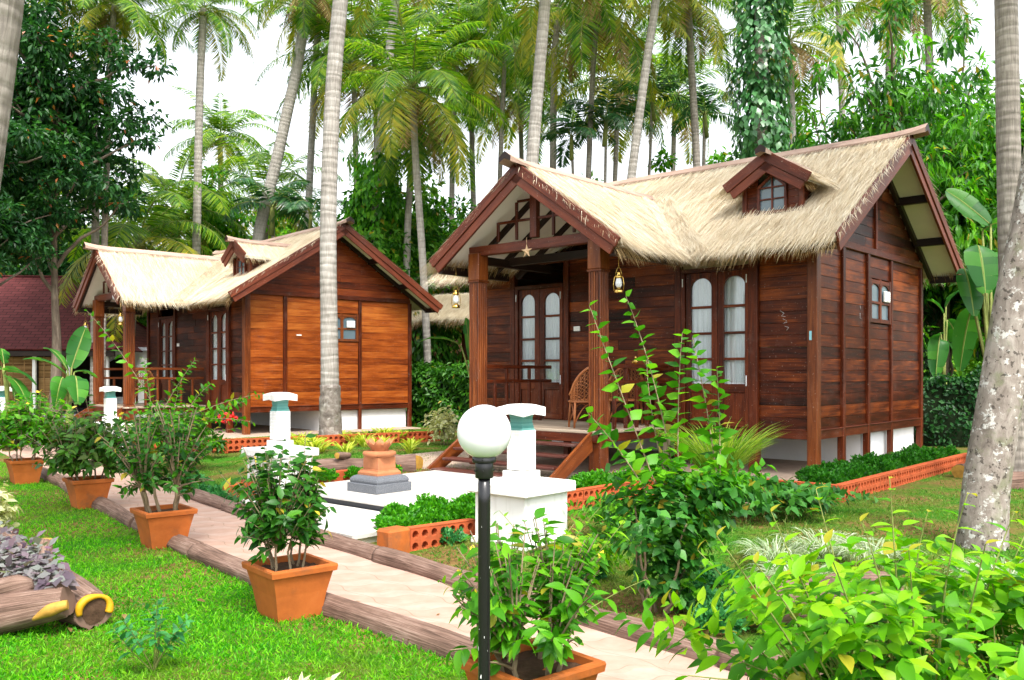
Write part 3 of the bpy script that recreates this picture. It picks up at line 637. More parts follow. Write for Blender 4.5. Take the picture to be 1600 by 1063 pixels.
    dk.prism([P(-L-OF, YE), P(XC-1.80, YE), P(XC, yb), P(XC, c), P(-L-OF, c)], dv); dk.prism([P(XC+1.80, YE), P(OF, YE), P(OF, c), P(XC, c), P(XC, yb)], dv)
    dk.prism([np.array([-L-OF, D-YE, ZE]), np.array([OF, D-YE, ZE]), P(OF, c), P(-L-OF, c)][::-1], -nrm(rn_)*th)
    tri = lambda Q: ~((np.abs(Q[:, 0]-XC) < 1.80-(Q[:, 1]-YE)*1.80/(yb-YE)) & (Q[:, 1] < yb)) & ~((np.abs(Q[:, 0]+.735) < .47) & (Q[:, 1] > .22) & (Q[:, 1] < .9))
    straw(dk, rg, int(62000*dens), P(-L-OF, YE), (L+2*OF, 0, 0), P(0, c)-P(0, YE), tri, (0, -1, -MS), mn)
    straw(dk, rg, int(4500*dens), P(-L-OF, D-YE), (L+2*OF, 0, 0), P(0, c)-P(0, D-YE), lambda Q: Q[:, 0] < 9, (0, 1, -MS), rn_)
    fringe(dk, rg, P(XC+1.7, YE), P(OF-.02, YE), (0, -1, -MS), mn, int(1300*dens)); fringe(dk, rg, P(-L-OF, YE), P(XC-1.7, YE), (0, -1, -MS), mn, int(500*dens))
    fringe(dk, rg, (-L-OF, D-YE, ZE), (OF-.02, D-YE, ZE), (0, 1, -MS), rn_, int(330*dens), .22)
    # stray straws over the bargeboard on the right gable
    straw(dk, rg, int(160*dens), P(OF-.06, YE), (.07, 0, 0), P(0, c)-P(0, YE), lambda Q: Q[:, 0] < 9, (.75, -1, -MS-.3), mn, .12, .3, .009)
    straw(dk, rg, int(120*dens), P(OF-.06, D-YE), (.07, 0, 0), P(0, c)-P(0, D-YE), lambda Q: Q[:, 0] < 9, (.6, 1, -MS-.3), rn_, .1, .25, .009)
    dk.build('thatch_roof', [M['thatch'], M['fringe']], root)
    pk = MB()
    for sg in (-1, 1):
        A = [np.array([XC, PFR+.03, PZ]), np.array([XC+sg*PHW, PFR+.03, 3.325]), np.array([XC+sg*1.80, YE, ZE]), np.array([XC, yb, PZ])]; pn = np.array([sg*PS, 0, 1.])
        pk.prism(A if sg < 0 else A[::-1], -nrm(pn)*th); dn = np.array([sg, 0, -PS]); q = 1 if sg > 0 else .55
        back = lambda Q: Q[:, 1] < YE+(yb-YE)*(1-np.abs(Q[:, 0]-XC)/1.80)+.12
        straw(pk, rg, int(30000*dens*q), A[0], A[1]-A[0], (0, yb-PFR+.1, 0), back, dn, pn)
        fringe(pk, rg, A[1], A[2]+np.array([0, .05, 0]), dn, pn, int(1300*dens), .27)
        straw(pk, rg, int(110*dens), A[0], A[1]-A[0], (0, .06, 0), lambda Q: Q[:, 0] < 99, (sg*.8, -.75, -PS-.35), pn, .12, .34, .009)
        # valley infill: thatch sweeping from the porch slope on to the main slope
        n = int(9000*dens*q); t = rg.random(n); s2 = rg.uniform(-.38, .38, n); vl = A[2]-A[3]; vp = A[3]+vl*t[:, None]
        qx = np.where(s2 > 0, sg*s2, 0); qy = np.where(s2 <= 0, s2, 0); vp = vp+np.stack([qx, qy, np.abs(s2)*.10], 1)+np.array([0, 0, .05]); d2 = nrm(vl)+rdir(rg, n)*.16
        pk.scat(leaf_t(1, 2, 0, .06, base=.2), vp, nrm(d2), nrm(pn+mn)+rdir(rg, n)*.4, np.stack([np.full(n, .009), rg.uniform(.3, .55, n), np.full(n, .4)], 1), 0)
    pk.build('porch_thatch', [M['thatch'], M['fringe']], root)
    o = .085
    class SF:
        def prism(_, *a): MB().prism(*a).build('soffit', M['soffit'], root)
        def bar(_, *a): MB().bar(*a).build('rafter', M['dark'], root)
    sf = SF()
    for sg in (0, 1):
        a = np.array([0, YE+.05, ZE-o+.03]); e = np.array([0, c, zmain(c)-o])
        if sg: a = a*[1, 0, 1]+[0, D-YE-.05, 0]
        for x0, x1 in ((.03, OF-.03), (-L-OF+.03, -L-.03)): sf.prism([a+[x0, 0, 0], a+[x1, 0, 0], e+[x1, 0, 0], e+[x0, 0, 0]], (0, 0, -.015))
    for sg in (-1, 1):
        A = [np.array([XC, PFR+.06, PZ-o-.02]), np.array([XC+sg*(PHW-.03), PFR+.06, 3.325-o]), np.array([XC+sg*(PHW-.03), YE, ZE-o]), np.array([XC, yb, PZ-o-.02])]; sf.prism(A, (0, 0, -.012))
    ys_ = np.array([YE+.06, -.06]);
    for x0, x1 in ((XC+1.8, OF-.05), (-L-OF+.05, XC-1.8)): sf.prism([(x0, YE+.06, ZE-o+.02), (x1, YE+.06, ZE-o+.02), (x1, -.06, zmain(-.06)-o), (x0, -.06, zmain(-.06)-o)], (0, 0, -.012))
    # rafters and purlins
    rf = sf; o2 = .145
    for yy in (-2.28, -1.62, -.98, -.36):
        for sg in (-1, 1): rf.bar((XC+sg*.04, yy, PZ-o2-.02), (XC+sg*(PHW-.08), yy, 3.325-o2+.03), .075, .09, (sg*PS, 0, 1), .006)
    for sg in (-1, 1):
        rf.bar((XC+sg*(PHW-.10), PFR+.06, 3.325-o2), (XC+sg*(PHW-.10), YE, 3.325-o2), .09, .13)
    rf.bar((XC, PFR+.06, PZ-o2-.06), (XC, 1.2, PZ-o2-.06), .09, .12)
    for yy in (.35, 1.30, c, D-1.30, D-.35):
        zz = zmain(yy)-o2-(.03 if yy == c else 0)
        rf.bar((.03, yy, zz), (OF-.035, yy, zz), .10, .13); rf.bar((-L-OF+.03, yy, zz), (-L-.03, yy, zz), .10, .13)
    for yy, s3 in ((YE+.10, 1), (D-YE-.10, 1)): rf.bar((.03, yy, ZE-o2+.04), (OF-.035, yy, ZE-o2+.04), .09, .12)
    for sg in (0, 1):
        a = np.array([.06, YE+.1, ZE-o2+.05]); e = np.array([.06, c, zmain(c)-o2]); 
        if sg: a = a*[1, 0, 1]+[0, D-YE-.1, 0]
        rf.bar(a, e, .07, .10, (0, -1, 1) if not sg else (0, 1, 1))
    # bargeboards
    def bg(*a):
        q_ = MB(); barge(q_, *a); q_.build('bargeboard', M['barge'], root)
    for x, out in ((OF+.01, (1, 0, 0)), (-L-OF-.01, (-1, 0, 0))):
        bg((x, YE-.03, ZE-.04), (x, c, zmain(c)-.03), out, mn); bg((x, D-YE+.03, ZE-.04), (x, c, zmain(c)-.03), out, rn_)
    for sg in (-1, 1): bg((XC+sg*(PHW+.03), PFR-.01, 3.325-.05), (XC, PFR-.01, PZ-.03), (0, -1, 0), (sg*PS, 0, 1))
    ridge_cap((-L-OF-.26, c, zmain(c)+.115), (OF+.26, c, zmain(c)+.115), .055, .055).build('ridge_cap', [M['ridge'], M['dark']], root)
    ridge_cap((XC, PFR-.27, PZ+.115), (XC, yb+.12, PZ+.105), .06, 0).build('ridge_cap', [M['ridge'], M['dark']], root)
    # dormer
    dx, dy, wy, dz = -.735, .0, .25, 4.735; hw = .645; dsl = .63; zd = dz-hw*dsl; ry_ = (dz-ZE)/MS+YE
    d = MB(); cutd = lambda z, a, e: (max(a, dx-(dz-.10-z)/dsl), min(e, dx+(dz-.10-z)/dsl))
    for a, e in ((dx-.45, dx-.235), (dx+.235, dx+.45)): planks_x(d, rg, a, e, 3.78, 4.60, wy, .03, .11, cutd)
    planks_x(d, rg, dx-.24, dx+.24, 4.49, 4.63, wy, .03, .11, cutd); planks_x(d, rg, dx-.24, dx+.24, 3.78, 3.93, wy, .03, .12)
    for sg in (-1, 1):
        d.box((dx+sg*.45, wy-.01, 4.06), (.07, .07, .60)); planks_y(d, rg, wy, 1.25, 3.8, 4.36, dx+sg*.44, .02, .13)
    d = d.build('dormer', M['trim'], root)
    w = MB(); zt = 4.56; 
    for sg in (-1, 1): w.box((dx+sg*.215, wy-.035, 4.10), (.04, .05, .40)); w.bar((dx+sg*.23, wy-.035, 4.285), (dx, wy-.035, 4.475), .05, .04, (0, 0, 1))
    w.box((dx, wy-.035, 3.915), (.46, .05, .045)); w.box((dx, wy-.03, 4.18), (.022, .035, .56)); w.box((dx, wy-.031, 4.115), (.40, .035, .022)); w.box((dx, wy-.031, 4.29), (.38, .035, .022))
    w = w.build('window', M['barge'], d); MB().prism([(dx-.2, wy-.02, 3.93), (dx+.2, wy-.02, 3.93), (dx+.2, wy-.02, 4.28), (dx, wy-.02, 4.45), (dx-.2, wy-.02, 4.28)], (0, .006, 0)).build('pane', M['dimpane'], d)
    dt = MB(); ds = MB(); db = MB()
    for sg in (-1, 1):
        pn = np.array([sg*dsl, 0, 1.]); eb = (zd-ZE)/MS+YE
        A = [np.array([dx, dy+.02, dz]), np.array([dx+sg*hw, dy+.02, zd]), np.array([dx+sg*hw, eb, zd]), np.array([dx, ry_, dz])]
        dt.prism(A, -nrm(pn)*.04 if sg < 0 else -nrm(pn)*.04); back = lambda Q: Q[:, 1] < eb+(ry_-eb)*(1-np.abs(Q[:, 0]-dx)/hw)+.15
        straw(dt, rg, int(2600*dens), A[0], A[1]-A[0], (0, ry_-dy, 0), back, (sg, 0, -dsl), pn, .2, .4, .011, 0, (.01, .05)); fringe(dt, rg, A[1]+np.array([-sg*.03, .05, 0]), A[2]+np.array([0, .15, .05]), (sg, 0, -dsl), pn, int(420*dens), .20)
        ds.prism([A[0]-[0, 0, .06], A[1]-[sg*.02, 0, .05], A[2]-[sg*.02, 0, .05], A[3]-[0, 0, .06]], (0, 0, -.01))
        barge(db, (dx+sg*(hw+.02), dy, zd-.02), (dx, dy, dz-.015), (0, -1, 0), pn)
    # rolled straw at the foot of the dormer window
    fringe(dt, rg, P(dx-.62, wy-.14)+[0, 0, .05], P(dx+.62, wy-.14)+[0, 0, .05], (0, -1, -MS), mn, int(420*dens), .30, 0)
    dt.build('thatch', [M['thatch'], M['fringe']], d); ds.build('soffit', M['soffit'], d); db.build('bargeboard', M['barge'], d)
    ridge_cap((dx, dy-.18, dz+.075), (dx, ry_+.05, dz+.075), .05, 0, .11, .08).build('ridge_cap', [M['ridge'], M['dark']], d)
    # porch frame
    for px in (PX1, PX2): fluted_post(px, -PQ, -.02, 3.43, .215).build('porch_post', M['post'], root)
    t = MB(); t.box(((PX1+PX2)/2, -PQ, 3.465), (2.70, .13, .15)); t.build('tie_beam', M['barge'], root)
    for cc_, ss_ in (((PX1, -PQ/2, 3.33), (.11, PQ-.2, .13)), ((PX2, -PQ/2, 3.33), (.11, PQ-.2, .13)), (((PX1+PX2)/2, -PQ+.75, 3.36), (PX2-PX1-.1, .10, .13))): MB().box(cc_, ss_).build('side_beam', M['dark'], root)
    k = MB(); k.box((XC, -PQ, 3.575+.42), (.13, .10, .84)); k.build('king_post', M['barge'], root)
    lt = lambda c_, s_: MB().box(c_, s_).build('lattice_bar', M['trim'], root); zt_ = lambda x: PZ-.18-abs(x-XC)*PS
    for x in (-.37, .37, -.76, .76): lt((XC+x, -PQ, (3.575+zt_(XC+x))/2), (.045, .04, zt_(XC+x)-3.575))
    for zz in (3.87, 4.17):
        h = (PZ-.18-zz)/PS; lt((XC, -PQ+.002, zz), (2*h, .036, .04))
    for px in (PX1, PX2):
        rt_ = thing('railing', None, None); rt_.parent = root; rmat = M['post'] if gable_mat == M['plank_gold'] else M['trim']; y0, y1 = -PQ+.10, -.07
        for zz, hh in ((1.60, .06), (1.36, .055)): MB().box((px, (y0+y1)/2, zz), (.06, y1-y0, hh)).build('rail', rmat, rt_)
        k = 6
        for i in range(1, k): MB().box((px, y0+(y1-y0)*i/k, (.66+1.34)/2), (.05, .05, .68)).build('baluster', rmat, rt_)
        for i in (2, 4): MB().box((px, y0+(y1-y0)*i/k, 1.48), (.05, .05, .18)).build('baluster', rmat, rt_)
    # steps
    rt = thing('steps', None, None); rt.parent = root; yt = -PQ-.17; run = .98; top, bot = .62, .06
    for i in range(4):
        zz = top-.155-(i)*.145; yy = yt-.16-i*.23; stp = (PX1+PX2)/2
        if zz > .02: MB().box((stp, yy, zz), (PX2-PX1-.20, .25, .04), None, .008).build('tread', M['step'], rt)
    for px in (PX1+.02, PX2-.02):
        s_ = MB(); s_.prism([(px-.025, yt+.02, .66), (px-.025, yt-run, .04), (px-.025, yt-run+.26, -.02), (px-.025, yt+.02, .38)], (.05, 0, 0), (0, run, .62)); s_.build('stringer', M['post'], rt)
    # small fittings
    MB().box((-4.226, -.03, 2.268), (.135, .03, .085), None, .008).build('light_switch', M['white'], root)
    if post2_down:
        MB().box((-.02, -.079, 2.03), (.035, .006, .13)).build('sticker', M['bluegrey'], root)
        g = MB()   # chalked scribbles on the boards
        for pts in ([(-.5, 2.41), (-.44, 2.37), (-.48, 2.33), (-.42, 2.32)], [(-.46, 2.29), (-.40, 2.26), (-.45, 2.22), (-.39, 2.24)], [(-.43, 2.18), (-.37, 2.16), (-.40, 2.12)]):
            g.tube([(a, -.02, b_) for a, b_ in pts], .0026, 5)
        for pts in ([(1.74, 2.56), (1.77, 2.50)], [(1.74, 2.44), (1.74, 2.36), (1.79, 2.36)]): g.tube([(.019, a, b_) for a, b_ in pts], .0026, 5)
        g.build('chalk_mark', M['milk'], root)
    else: MB().box((.022, 1.38, 2.44), (.012, .14, .03)).build('label_plate', M['white'], root)
    return root
m_pad = m_plain('concrete_pad', (.36, .27, .21), .85, .25, 6, .2, 0, .3)
C1 = ((4.315, 12.585, 0), .725); C2 = ((-6.361, 21.086, 0), .847)
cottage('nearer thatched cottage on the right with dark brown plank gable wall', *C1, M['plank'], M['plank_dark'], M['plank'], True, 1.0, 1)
cottage('farther thatched cottage on the left with golden orange plank gable wall', *C2, M['plank_gold'], M['plank_red'], M['plank_dark'], False, .6, 2)
def loc_of(C, p):
    (x, y, z), t = C; return np.array([x+p[0]*cos(t)+p[1]*sin(t), y-p[0]*sin(t)+p[1]*cos(t), z+p[2]])
# ------------------------------------------------------------------ terrace, pillars, lamp, urn
YAW1, YAW2 = -.725, -.847
U1 = np.array([cos(.725), -sin(.725), 0]); W1 = np.array([sin(.725), cos(.725), 0])
def uw(u, w, z=0): return U1*u+W1*w+np.array([0, 0, z])
def m_marble():
    t = NT('pale_stone_slab'); n = t.noise(t.pos(), 2.5, 6, .7, 1.2); col = t.ramp(n, [(.3, (.44, .41, .37)), (.6, (.60, .575, .545))]); return t.done(t.bsdf(col, .45, .4))
M['slab'] = m_marble()
def terrace():
    R = rz(YAW1)
    t = thing('terrace', None, None, uw(-8.4, 7.5, -.15)); t['kind'] = 'structure'
    MB().box(uw(-8.36, 7.90, .008), (2.72, 2.88, .035), R, .008).build('slab', M['slab'], t, True)
    MB().box(uw(-8.36, 7.90, -.09), (2.66, 2.82, .16), R, .004).build('riser', M['darkstone'], t, True)
    for nm_, o_, z_, h_, m_ in (('slab', 0, -.065, .04, M['slab']), ('footing', .04, -.1055, .13, M['soffit'])):
        MB().prism([uw(u_, w_, z_) for u_, w_ in ((-6.75-o_, 5.31+o_), (-6.75-o_, 6.45), (-9.75+o_, 6.45), (-9.75+o_, 5.92+o_), (-8.4, 5.38+o_))], (0, 0, -h_)).build(nm_, m_, t, True)
    # paving behind urn is continued by a front step for the other cottage
    t2 = thing('terrace', None, None, (-11.2, 20, -.1)); t2['kind'] = 'structure'
    R2 = rz(YAW2); p = loc_of(C2, (XC, -PQ-2.5, 0)); MB().box((p[0], p[1], .0), (2.7, 2.6, .05), R2, .006).build('slab', M['slab'], t2, True)
terrace()
def pillar(label, x, y, yaw, zb):
    t = thing('lantern_pillar', label, 'garden lantern', (x, y, zb), yaw, 'white lantern pillars'); s = .63
    b = MB(); b.box((0, 0, .245), (s, s, .49), None, .006); b.box((0, 0, .03), (s+.06, s+.06, .06), None, .006); b.build('pedestal', M['masonry'], t)
    MB().box((0, 0, .535), (s+.12, s+.12, .10), None, .010).build('cap_slab', M['masonry'], t)
    c = MB(); c.box((0, 0, .635), (.26, .26, .10), None, .006); k = 16
    for i in range(k): c.box((0, 0, .685+.022+i*.0235), (.196+.003*(i % 2), .196+.003*((i+1) % 2), .0245), None, .003)
    z0 = .685+k*.0235+.011; c.build('column', M['masonry'], t)
    g = MB(); n = 16
    rg = np.random.default_rng(int(x*100) % 99+100)
    for i in range(n):
        f = i/(n-1); w = .186-.035*sin(pi*f)+rg.uniform(-.004, .004); g.box((0, 0, z0+.004+f*.165), (w, w+rg.uniform(-.005, .005), .0105), rz(rg.uniform(-.03, .03)), .0015)
    g.build('glass_stack', M['teal'], t)
    # pillow shaped lid: raised corners of the underside, domed top
    N = 10; V = []; zz = z0+.176
    for sfc in (0, 1):
        for i in range(N+1):
            for j in range(N+1):
                a, b2 = i/N*2-1, j/N*2-1; q = .165
                z = zz-.02+.035*(1-a*a)*(1-b2*b2)+.0*a if sfc == 0 else zz+.042+.032*(1-a*a*a*a)*(1-b2**4)
                cz = -.022*(abs(a)*abs(b2)) if sfc == 0 else 0
                V.append((a*q, b2*q, z+cz))
    Q = []; o = (N+1)**2
    for i in range(N):
        for j in range(N):
            a = i*(N+1)+j; Q.append([a, a+1, a+N+2, a+N+1]); Q.append([o+a, o+a+N+1, o+a+N+2, o+a+1])
    for i in range(N):
        for e in ((i, i+1), ((N)*(N+1)+i+1, N*(N+1)+i), ((i+1)*(N+1), i*(N+1)), (i*(N+1)+N, (i+1)*(N+1)+N)): Q.append([e[1], e[0], o+e[0], o+e[1]])
    MB().add(V, Q).build('lid', M['masonry'], t)
pillar('nearest white lantern pillar with teal glass, behind the globe lamp', .09, 8.45, YAW1, -.12)
pillar('white lantern pillar with teal glass left of the terracotta urn', -3.08, 11.7, YAW2, -.08)
pillar('white lantern pillar in front of the left cottage porch posts', -8.3, 18.2, YAW2, -.10)
pillar('white lantern pillar at the left edge of the photo by banana leaves', -11.35, 19.6, YAW2, -.12)
def globe_lamp():
    Y = 3.5; x = (756.5-800)/F*Y; z0 = -.15; zc = H-(675-YH)/F*Y; R = 42.5/F*Y
    t = thing('globe_lamp', 'white globe lamp on a chipped black post in the foreground', 'garden lamp', (x, Y, z0)); zc -= z0
    zs = np.linspace(0, zc-R-.06, 12); MB().tube([(0, 0, z) for z in zs], .0245, 20).lathe((0, 0, 0), [(.06, 0), (.06, .012), (.03, .02)], 20).build('post', M['lamppost'], t)
    c = MB(); b = zc-R; c.lathe((0, 0, 0), [(.0335, b-.075), (.036, b-.072), (.036, b-.012), (.034, b-.009)], 24); c.lathe((0, 0, 0), [(.047, b-.012), (.0475, b-.010), (.0475, b+.010), (.044, b+.012)], 24)
    for a in (.4, 2.5, 4.6, 3.6): c.tube([(.034*cos(a), .034*sin(a), b-.045), (.043*cos(a), .043*sin(a), b-.045)], .004, 8); c.tube([(.046*cos(a), .046*sin(a), b), (.0505*cos(a), .0505*sin(a), b)], .0035, 8)
    c.build('collar', M['black'], t)
    th = np.linspace(-pi/2+.42, pi/2, 28); MB().lathe((0, 0, zc), [(R*cos(a), R*sin(a)) for a in th], 48).build('globe', M['globe'], t)
globe_lamp()
def urn():
    t = thing('stone_planter', 'terracotta urn planter on a grey granite base on the terrace', 'planter', (-1.66, 11.03, .026), YAW1)
    g = MB(); g.box((0, 0, .055), (.57, .57, .11), None, .006); pr = [(.255*1.414, .11), (.262*1.414, .14), (.255*1.414, .165), (.23*1.414, .19), (.19*1.414, .205)]
    g.lathe((0, 0, 0), pr, 4, k4=True, sm=False); g.build('base', M['granite'], t); s2 = 1.414
    u = MB(); u.lathe((0, 0, 0), [(.19*s2, .206), (.19*s2, .235), (.165*s2, .262), (.165*s2, .275)], 4, k4=True, sm=False)
    u.lathe((0, 0, 0), [(.142*s2, .27), (.140*s2, .425)], 4, k4=True, sm=False); u.lathe((0, 0, 0), [(.15, .42), (.2, .44), (.212, .465), (.2, .49), (.16, .50)], 24); u.build('pedestal', M['urn'], t)
    b = MB(); n = 32; V = []; prf = [(.10, .50), (.118, .54), (.145, .58), (.165, .615)]
    for k in range(n):
        a = k*2*pi/n; w = 1+.10*(cos(a*8)); 
        for i, (r, z) in enumerate(prf): V.append((r*(1+(w-1)*i/3)*cos(a), r*(1+(w-1)*i/3)*sin(a), z+(.035*cos(a*8) if i == 3 else 0)))
        for i, (r, z) in enumerate(prf[::-1]): j = 3-i; V.append(((r-.016)*(1+(w-1)*j/3)*cos(a), (r-.016)*(1+(w-1)*j/3)*sin(a), z+(.035*cos(a*8) if i == 0 else .01)))
    Q = [[k*8+i, ((k+1) % n)*8+i, ((k+1) % n)*8+i+1, k*8+i+1] for k in range(n) for i in range(7)]
    b.add(V, Q, None, 0, True); b.build('bowl', M['urn'], t); MB().lathe((0, 0, 0), [(.0, .55), (.128, .555)], 20).build('soil', M['soil'], t)
urn()
# ------------------------------------------------------------------ hollow brick borders
def hollow_border(name, label, pts, zb, h=.20, cell=.098, th=.10):
    pts = [np.array(p, float) for p in pts]; t = thing(name, label, 'brick border', (pts[0][0], pts[0][1], zb)); nm = 0
    for p, q in zip(pts[:-1], pts[1:]):
        d = q-p; L = np.linalg.norm(d); d /= L; out = np.array([d[1], -d[0]]); mb = MB(); n = max(2, int(L/cell)); cw = L/n; rows = 2; chh = (h-.02)/rows
        d3 = np.array([d[0], d[1], 0]); o3 = np.array([out[0], out[1], 0]); B = np.array([p[0], p[1], zb]); rg = np.random.default_rng(n)
        ring = np.array([(1, 0), (1, 1), (0, 1), (-1, 1), (-1, 0), (-1, -1), (0, -1), (1, -1)], float)
        V = []; Q = []; UVs = []
        for r in range(rows):
            for i in range(n):
                cx = (i+.5)*cw; cz = .01+(r+.5)*chh
                rr = .34*min(cw, chh); k0 = len(V); off = rg.uniform(-.003, .003)
                for a in ring: V.append(B+d3*(cx+a[0]*cw/2)+np.array([0, 0, cz+a[1]*chh/2])+o3*(th/2+off))
                for k, a in enumerate(ring):
                    an = k*pi/4; V.append(B+d3*(cx+cos(an)*rr)+np.array([0, 0, cz+sin(an)*rr*1.05])+o3*(th/2+off))
                for k, a in enumerate(ring):
                    an = k*pi/4; V.append(B+d3*(cx+cos(an)*rr*.9)+np.array([0, 0, cz+sin(an)*rr*.9])+o3*(th/2-.07))
                for k in range(8): Q += [[k0+k, k0+(k+1) % 8, k0+8+(k+1) % 8, k0+8+k], [k0+8+k, k0+8+(k+1) % 8, k0+16+(k+1) % 8, k0+16+k]]
        V = np.array(V); mb.add(V, Q, None, 0)
        R = np.stack([d3, -o3, np.array([0, 0, 1])], 1)
        if np.linalg.det(R) < 0: R = np.stack([d3, o3, np.array([0, 0, 1])], 1)
        mid = B+d3*L/2
        mb.box(mid+o3*(-.035)+[0, 0, h/2-.02], (L, .03, h+.04), R, .003); mb.box(mid+o3*(.018)+[0, 0, h-.004], (L+.0, .072, .014), R, .003)
        for s_ in (0, L): mb.box(B+d3*s_+[0, 0, h/2-.02], (.018, th-.006, h+.03), R, .003)
        nm += 1; mb.build('brick_course', M['brick'], t, True)
    return t
def xy(u, w): p = uw(u, w); return (p[0], p[1])
hollow_border('brick_border', 'terracotta hollow brick edging around the right cottage flower bed', [xy(-6.0, 6.9), xy(-5.9, 10.15), xy(-3.95, 10.15), xy(-3.95, 15.6)], -.02, .22)
t_ = hollow_border('brick_border', 'short hollow brick edging with orange end block by the lower terrace slab', [xy(-6.12, 5.45), xy(-6.02, 6.2)], -.17, .24, .1)
MB().box(uw(-6.14, 5.30, -.05), (.20, .26, .27), rz(YAW1), .022).build('end_block', M['terra'], t_, True)
t_ = hollow_border('brick_border', 'orange end block and brick edging by the second pillar left of terrace', [xy(-10.2, 9.2), xy(-10.2, 6.25)], -.12, .22)
MB().box(uw(-10.2, 6.12, -.05), (.2, .24, .26), rz(YAW1), .022).build('end_block', M['terra'], t_, True)
hollow_border('brick_border', 'long terracotta hollow brick edging in front of the left cottage', [(-10.4, 20.3), (-7.9, 18.2), (-5.5, 17.0), (-1.6, 19.45)][::1], -.02, .24, .11)
# ------------------------------------------------------------------ lanterns, stars, porch furniture
def lantern(label, p, drop=.12):
    p = np.asarray(p, float); t = thing('hanging_lantern', label, 'lantern', p, 0, 'hurricane lanterns on the porches')
    b = MB(); b.lathe((0, 0, 0), [(.062, 0), (.066, .01), (.06, .04), (.035, .055), (.028, .075)], 16); b.build('tank', M['brass'], t); MB().lathe((0, 0, 0), [(.03, .205), (.05, .215), (.035, .245), (.02, .275), (.026, .285), (.008, .30)], 16).build('cap', M['brass'], t)
    MB().lathe((0, 0, 0), [(.026, .072), (.046, .11), (.048, .15), (.034, .20), (.03, .208)], 16).build('chimney', M['milk'], t)
    w = MB()
    for a in (0, pi): w.tube([(.064*cos(a), .064*sin(a), .03), (.075*cos(a), .075*sin(a), .12), (.06*cos(a), .06*sin(a), .22), (.03*cos(a), .03*sin(a), .25)], .005, 6)
    w.tube(bez((-.05, 0, .23), (0, 0, .5), (.05, 0, .23), 9), .003, 5); w.tube([(0, 0, .36), (0, 0, .36+drop)], .003, 5); w.build('wire_frame', M['brass'], t)
lantern('brass lantern hanging under the left eave of the right cottage porch', loc_of(C1, (-5.13, -2.1, 2.56)), .33)
lantern('brass lantern hanging by the right porch post under the thatch', loc_of(C1, (-2.02, -1.95, 2.63)), .32)
lantern('lantern hanging left of the left cottage porch posts', loc_of(C2, (-5.35, -2.1, 2.56)), .33)
lantern('lantern hanging right of the left cottage porch posts', loc_of(C2, (-2.28, -2.16, 2.66)), .33)
def star(label, p, yaw, mat, r=.115):
    t = thing('paper_star', label, 'star ornament', p, yaw); V = [(0, -.03, 0), (0, .03, 0)]
    for k in range(10):
        a = pi/2+k*pi/5; q = r*(1.15 if k == 5 else 1) if k % 2 == 0 else r*.36; V.append((q*cos(a), 0, q*sin(a)))
    Q = []
    for k in range(10): Q += [[0, 2+k, 2+(k+1) % 10], [1, 2+(k+1) % 10, 2+k]]
    MB().add(V, Q, None, 0).tube([(0, 0, r), (0, 0, r+.10)], .003, 5).build('star', mat, t)
star('cream paper star hanging from the right cottage tie beam', loc_of(C1, (-3.66, -2.04, 3.36)), YAW1, M['star'])
star('silver star hanging in the left cottage porch gable', loc_of(C2, (-3.2, -2.04, 3.42)), YAW2, M['silverstar'])
def wicker_chair(label, p, yaw):
    t = thing('wicker_chair', label, 'chair', p, yaw, 'wicker porch chairs'); f = MB(); n = 17
    ang = np.linspace(-.15, pi+.15, n); hoop = np.array([(.30*cos(a), .05+.27*sin(a)**1*1.0, .40+.10+.44*max(0, sin(a))**.8) for a in ang]); f.tube(hoop, .020, 8); low = np.array([(.27*cos(a), .03+.25*sin(a), .40) for a in ang]); f.tube(low, .016, 8)
    for i in range(0, n, 1): f.tube([hoop[i], (hoop[i]+low[i])/2+np.array([0, .015, 0]), low[i]], .006, 5)
    f.build('frame', M['wicker'], t)
    w = MB(); V = []; m = 9
    for i in range(n):
        for j in range(m): V.append(hoop[i]*(j/(m-1))+low[i]*(1-j/(m-1)))
    V = np.array(V).reshape(n, m, 3)
    for s_ in (-1, 1):
        for i in range(-m, n+m, 1):
            pts = [V[i+s_*j if 0 <= i+s_*j < n else 0, j] for j in range(m) if 0 <= i+s_*j < n]
            if len(pts) > 2: w.tube(pts, .005, 4, cap=False)
    w.build('back_weave', M['wicker'], t)
    s_ = MB(); s_.lathe((0, 0, 0), [(.27, .38), (.29, .395), (.27, .415), (.1, .42)], 22); s_.build('seat', M['wicker'], t)
    for a in (.35, pi-.35, pi+.7, -.7): MB().tube([(.27*cos(a), .02+.25*sin(a), .40), (.29*cos(a), .02+.28*sin(a), .0)], .017, 8).build('leg', M['wicker'], t)
    b = MB()
    for a0, a1 in ((.35, pi-.35), (pi-.35, pi+.7), (pi+.7, 2*pi-.7), (2*pi-.7, 2*pi+.35)):
        p0 = np.array([.29*cos(a0), .02+.28*sin(a0), .05]); p1 = np.array([.29*cos(a1), .02+.28*sin(a1), .05]); b.tube(bez(p0, (p0+p1)/2+np.array([0, 0, .62]), p1, 9), .010, 6)
    b.build('brace', M['wicker'], t)
fl = .666
wicker_chair('wicker armchair left of the fluted post on the right cottage porch', loc_of(C1, (-2.98, -1.42, fl)), YAW1-2.0)
wicker_chair('wicker armchair behind the fluted post on the right cottage porch', loc_of(C1, (-2.95, -.45, fl)), YAW1+.4)
wicker_chair('wicker armchair between the porch posts of the left cottage', loc_of(C2, (-4.2, -1.0, fl)), YAW2+1.2)
